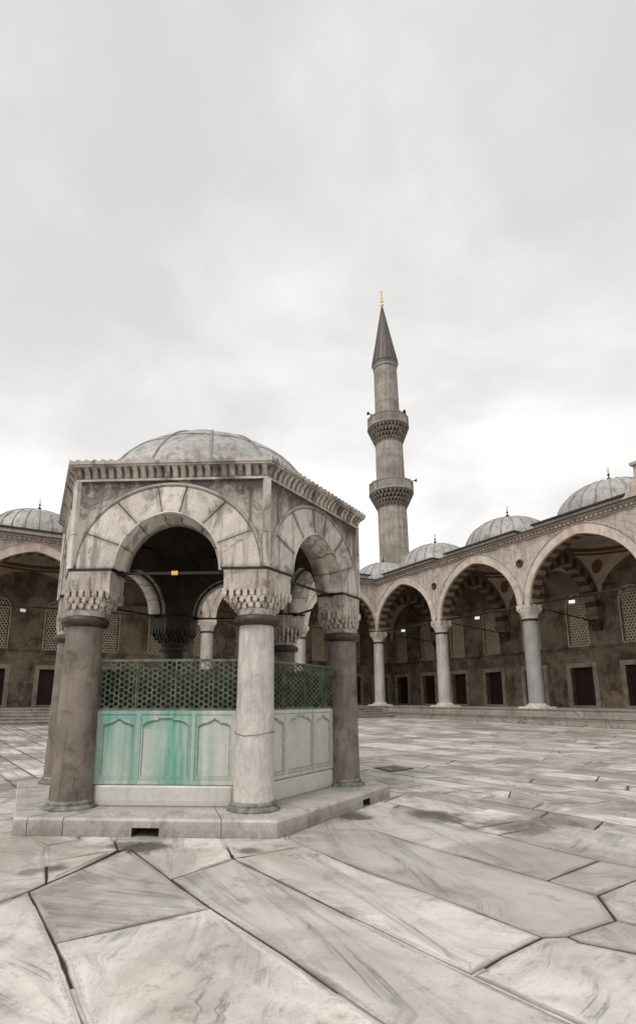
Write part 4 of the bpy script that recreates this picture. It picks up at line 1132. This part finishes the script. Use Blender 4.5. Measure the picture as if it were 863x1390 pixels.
# floodlights hanging from the wire of the arcades
def floodlight(): 
    g = G(); g.box(-.16, .16, -.10, .10, -.42, -.20); return g
flroot = None
def put_flood(parent_rot, base, u, lab):
    c, s = cos(parent_rot), sin(parent_rot); x, y = u, -.46
    e = empty('floodlight', (base.x+c*x-s*y, base.y+s*x+c*y, ZSP-.10), parent_rot+.5)
    tag(e, lab, 'floodlight', 'white floodlights hanging from the arcade wires')
    if 'fl' not in cache:
        g = G(); P = [(-.15, -.08), (.15, -.08), (.11, .08), (-.11, .08)]; g.prism(P, -.34, -.16, T=lambda x, y, z: (x, y*cos(.5)-z*sin(.5)*.0+z*.25, z)); o = g.build('lamp_housing', M['white'], e); cache['fl'] = o.data
        g = G(); g.tube([(0, 0, .0), (0, 0, -.12)], .02, 6); g.tube([(-.16, 0, -.25), (-.16, 0, -.12), (.16, 0, -.12), (.16, 0, -.25)], .012, 5); o = g.build('bracket', M['iron'], e); cache['flb'] = o.data
    else:
        for nm, ky in (('lamp_housing', 'fl'), ('bracket', 'flb')):
            o = bpy.data.objects.new(nm, cache[ky]); col.objects.link(o); o.parent = e
put_flood(TH, O, 2.42*B, 'white floodlight hanging in the nearest arch at the right edge of the photo')
put_flood(TH, O, 1.52*B, 'white floodlight hanging in the second arch of the right arcade')
put_flood(TH, O, .52*B, 'white floodlight hanging in the dark arch next to the courtyard corner')
put_flood(TH+pi/2, O, -3.56*B, 'white floodlight hanging in the arch left of the fountain')

# ================================================================== MINARET
mr = empty('minaret', (11.95, 68.97, 0), .1)
mr.rotation_euler = (0, radians(-.8), .1); mr.location.x += .55; mr.location.z = -.3
tag(mr, 'tall slender stone minaret with two balconies and a dark pointed lead cap', 'minaret')
def poly_shaft(r0, r1, z0, z1, n=16, name='shaft'):
    g = G()
    for i in range(n):
        a0, a1 = 2*pi*i/n, 2*pi*(i+1)/n; K = max(1, int((z1-z0)/2))
        for k in range(K):
            za, zb = z0+(z1-z0)*k/K, z0+(z1-z0)*(k+1)/K; ra_, rb_ = r0+(r1-r0)*k/K, r0+(r1-r0)*(k+1)/K
            u0, u1 = i*2*pi*r0/n, (i+1)*2*pi*r0/n
            g.face([(ra_*cos(a0), ra_*sin(a0), za), (ra_*cos(a1), ra_*sin(a1), za), (rb_*cos(a1), rb_*sin(a1), zb), (rb_*cos(a0), rb_*sin(a0), zb)], 0, .5, [(u0, za), (u1, za), (u1, zb), (u0, zb)])
        g.tube([(r0*1.0*cos(a0), r0*sin(a0), z0), (r1*cos(a0), r1*sin(a0), z1)], .04, 5, 0, .52)
    return g
poly_shaft(2.0, 1.93, 0, 28.2).build('shaft', M['minaret'], mr)
poly_shaft(1.93, 1.86, 29.0, 37.6).build('shaft', M['minaret'], mr)
poly_shaft(1.70, 1.62, 39.0, 48.6).build('shaft', M['minaret'], mr)
def balcony(ri, ro, zc, zf, zt):
    """zc corbel bottom, zf floor, zt parapet top"""
    g = G(); n = 32; T = 4; h = (zf-zc)/T
    for t in range(T):
        f0 = t/T; r = ri+(ro-ri)*(t+1)/T*.97; z0 = zc+h*t
        g.lathe([(ri+(ro-ri)*t/T, z0+h*.45), (r-.05, z0+h*.75), (r, z0+h*.8), (r, z0+h)], n, mi=1, smooth=False)
        for i in range(n):
            a = 2*pi*(i+.5*(t % 2))/n; d = Vector((cos(a), sin(a))); tt = Vector((-d.y, d.x)); w = r*pi/n*.62
            P = [(*(d*(r-.35)-tt*w), z0+h*.9), (*(d*(r-.35)+tt*w), z0+h*.9), (*(d*(r+.02)+tt*w), z0+h*.9), (*(d*(r+.02)-tt*w), z0+h*.9)]
            ap_ = (*(d*(r-.22)), z0-h*.25)
            for k in range(4): g.face([P[k], P[(k+1) % 4], ap_], 1, .62)
    g.lathe([(ri, zf-.02), (ro, zf-.02), (ro+.07, zf+.04), (ro+.07, zf+.16), (ro, zf+.2)], n, smooth=False)
    o = g.build('balcony', [M['minaret'], M['minaret_dark']], mr)
    p = G(); m = 16; z0, z1 = zf+.18, zt
    for i in range(m):
        a0, a1 = 2*pi*i/m, 2*pi*(i+1)/m
        A = Vector((ro*cos(a0), ro*sin(a0))); Bv = Vector((ro*cos(a1), ro*sin(a1))); d = (Bv-A); L = d.length; d /= L; nn = Vector((d.y, -d.x))
        Tf = lambda x, y, z: (A.x+d.x*x+nn.x*y, A.y+d.y*x+nn.y*y, z)
        p.box(0, L, -.10, 0, z0, z0+.18, T=Tf); p.box(0, L, -.12, .03, z1-.16, z1, T=Tf); p.box(-.08, .08, -.13, .05, z0, z1+.06, T=Tf)
        for k in range(6): x = L*(k+.5)/6; p.box(x-.05, x+.05, -.08, -.02, z0+.18, z1-.16, T=Tf)
        for z in (z0+.5, z0+.85): p.box(0, L, -.075, -.025, z, z+.09, T=Tf)
    p.build('balustrade', M['minaret'], o)
    return o
balcony(1.93, 2.98, 27.25, 29.35, 30.85)
balcony(1.86, 2.84, 36.75, 39.1, 40.65)
g = G(); g.lathe([(1.62, 48.5), (1.72, 48.6), (1.72, 48.8), (1.66, 48.9), (1.80, 49.15), (1.86, 49.3)], 32, smooth=False); g.build('collar', M['minaret'], mr)
g = G(); g.lathe([(1.5, 49.25), (1.92, 49.3), (1.86, 49.45), (1.30, 52.4), (.72, 55.6), (.12, 58.9), (0, 59.0)], 32)
for k in range(16):
    a = 2*pi*k/16; g.tube([(1.88*cos(a), 1.88*sin(a), 49.45), (1.31*cos(a), 1.31*sin(a), 52.4), (.73*cos(a), .73*sin(a), 55.6), (.12*cos(a), .12*sin(a), 58.9)], .035, 4)
cap = g.build('pointed_cap', M['lead_dark'], mr)
g = G(); z = 58.85; g.lathe([(.12, z), (.1, z+.2), (.27, z+.45), (.1, z+.7), (.09, z+.85), (.24, z+1.1), (.09, z+1.32), (.08, z+1.45), (.20, z+1.66), (.07, z+1.85), (.06, z+1.95), (.15, z+2.12), (.05, z+2.28), (.05, z+2.5), (0, z+2.55)], 14)
g.tube([(.20*sin(t), 0, z+2.78-.20*cos(t)) for t in [radians(-140+280*i/14) for i in range(15)]], .04, 6)
g.build('finial', M['gold'], cap)
def horn(loc, rz):
    g = G(); T = lambda x, y, z: (z, y, x)
    g.lathe([(.05, 0), (.06, .25), (.12, .45), (.24, .62), (.26, .64), (.10, .40), (0, .3)], 14, T=T); g.box(-.12, .05, -.04, .04, -.5, .04); o = g.build('loudspeaker', M['bronze_dark'], mr, loc=loc, rz=rz); return o
for (a, z, r) in ((-.45, 31.0, 2.9), (-2.75, 40.8, 2.75), (-.9, 40.8, 2.3)): horn((r*cos(a), r*sin(a), z), a)

# ================================================================== small things in the paving
def cover(pp, tn, lab, name, cat, mats, dz=.0):
    P = [px(*q) for q in pp]; c = sum(P, Vector((0, 0)))/len(P); z = gz(c.x, c.y)
    e = empty(name, (c.x, c.y, z)); tag(e, lab, cat)
    g = G(); Q = [(p-c) for p in P]; g.prism([tuple(q*1.06) for q in Q], -.01, .006+dz, 0, .4); g.build('rim', mats[0], e)
    g = G(); g.prism([tuple(q*.90) for q in Q], 0, .016+dz, 0, .45)
    for k in range(-2, 3): g.box(k*.12-.012, k*.12+.012, -.10, .10, .016+dz, .02+dz)
    g.build('lid', mats[1], e)
cover([(508, 1043), (535, 1039.5), (560, 1044), (530, 1048)], .4, 'dark stone drain cover set loose in the paving right of the fountain', 'drain_cover', 'drain cover', (M['dirt'], M['granite']))

# ================================================================== LIGHT, SKY, CAMERA
w = bpy.data.worlds.new('World'); S.world = w; w.use_nodes = True; nt = w.node_tree; nt.nodes.clear(); k = NB(nt)
out = nt.nodes.new('ShaderNodeOutputWorld')
SUN_EL, SUN_AZ = radians(52), radians(215)
sky = k.n('ShaderNodeTexSky', sky_type='NISHITA'); sky.sun_disc = False; sky.sun_elevation = SUN_EL; sky.sun_rotation = SUN_AZ; sky.air_density = 1; sky.dust_density = 3
bg1 = k.n('ShaderNodeBackground'); k.set(bg1.inputs[0], sky.outputs[0]); bg1.inputs[1].default_value = .08
tc = k.n('ShaderNodeTexCoord'); sp = k.n('ShaderNodeSeparateXYZ'); k.set(sp.inputs[0], tc.outputs['Generated'])
zc = k.math('MAXIMUM', sp.outputs[2], .0); zz = k.math('ADD', zc, .28)
cb = k.n('ShaderNodeCombineXYZ'); k.set(cb.inputs[0], k.math('DIVIDE', sp.outputs[0], zz)); k.set(cb.inputs[1], k.math('DIVIDE', sp.outputs[1], zz))
n1 = k.noise(cb.outputs[0], .85, 5, .5, .3); n2 = k.noise(cb.outputs[0], 2.6, 6, .55, .5)
cl = k.math('ADD', k.math('MULTIPLY', n1, .75), k.math('MULTIPLY', n2, .25))
f = k.mapr(cl, .42, .60)
hi_ = k.mapr(sp.outputs[2], .05, .70)
bright = k.mix(hi_, (.95, .935, .91), (.72, .712, .695)); darkc = k.mix(hi_, (.72, .708, .69), (.53, .526, .518))
cc = k.mix(f, darkc, bright)
bg2 = k.n('ShaderNodeBackground'); k.set(bg2.inputs[0], cc); bg2.inputs[1].default_value = 1.0
mx = k.n('ShaderNodeMixShader'); mx.inputs[0].default_value = .93; nt.links.new(bg1.outputs[0], mx.inputs[1]); nt.links.new(bg2.outputs[0], mx.inputs[2]); nt.links.new(mx.outputs[0], out.inputs[0])
ld = bpy.data.lights.new('sun', 'SUN'); ld.energy = 1.4; ld.angle = radians(18); ld.color = (1, .96, .91)
lo = bpy.data.objects.new('sun', ld); col.objects.link(lo)
dv = Vector((sin(SUN_AZ)*cos(SUN_EL), cos(SUN_AZ)*cos(SUN_EL), sin(SUN_EL)))
lo.rotation_euler = dv.to_track_quat('Z', 'Y').to_euler(); lo.location = (0, 0, 40)

cd = bpy.data.cameras.new('camera'); co = bpy.data.objects.new('camera', cd); col.objects.link(co); S.camera = co
co.location = (0, 0, 1.6); co.rotation_euler = (pi/2+PITCH, 0, 0)
cd.sensor_fit = 'HORIZONTAL'; cd.sensor_width = 36; cd.lens = F/863*36
cd.shift_x = (431.5-XP)/863; cd.shift_y = (YP-695)/863; cd.clip_start = .1; cd.clip_end = 5000
S.view_settings.view_transform = 'Standard'; S.view_settings.look = 'None'; S.view_settings.gamma = 1; S.view_settings.exposure = 0.50
S.view_settings.use_curve_mapping = False
S.render.engine = 'CYCLES'
S.cycles.use_denoising = True
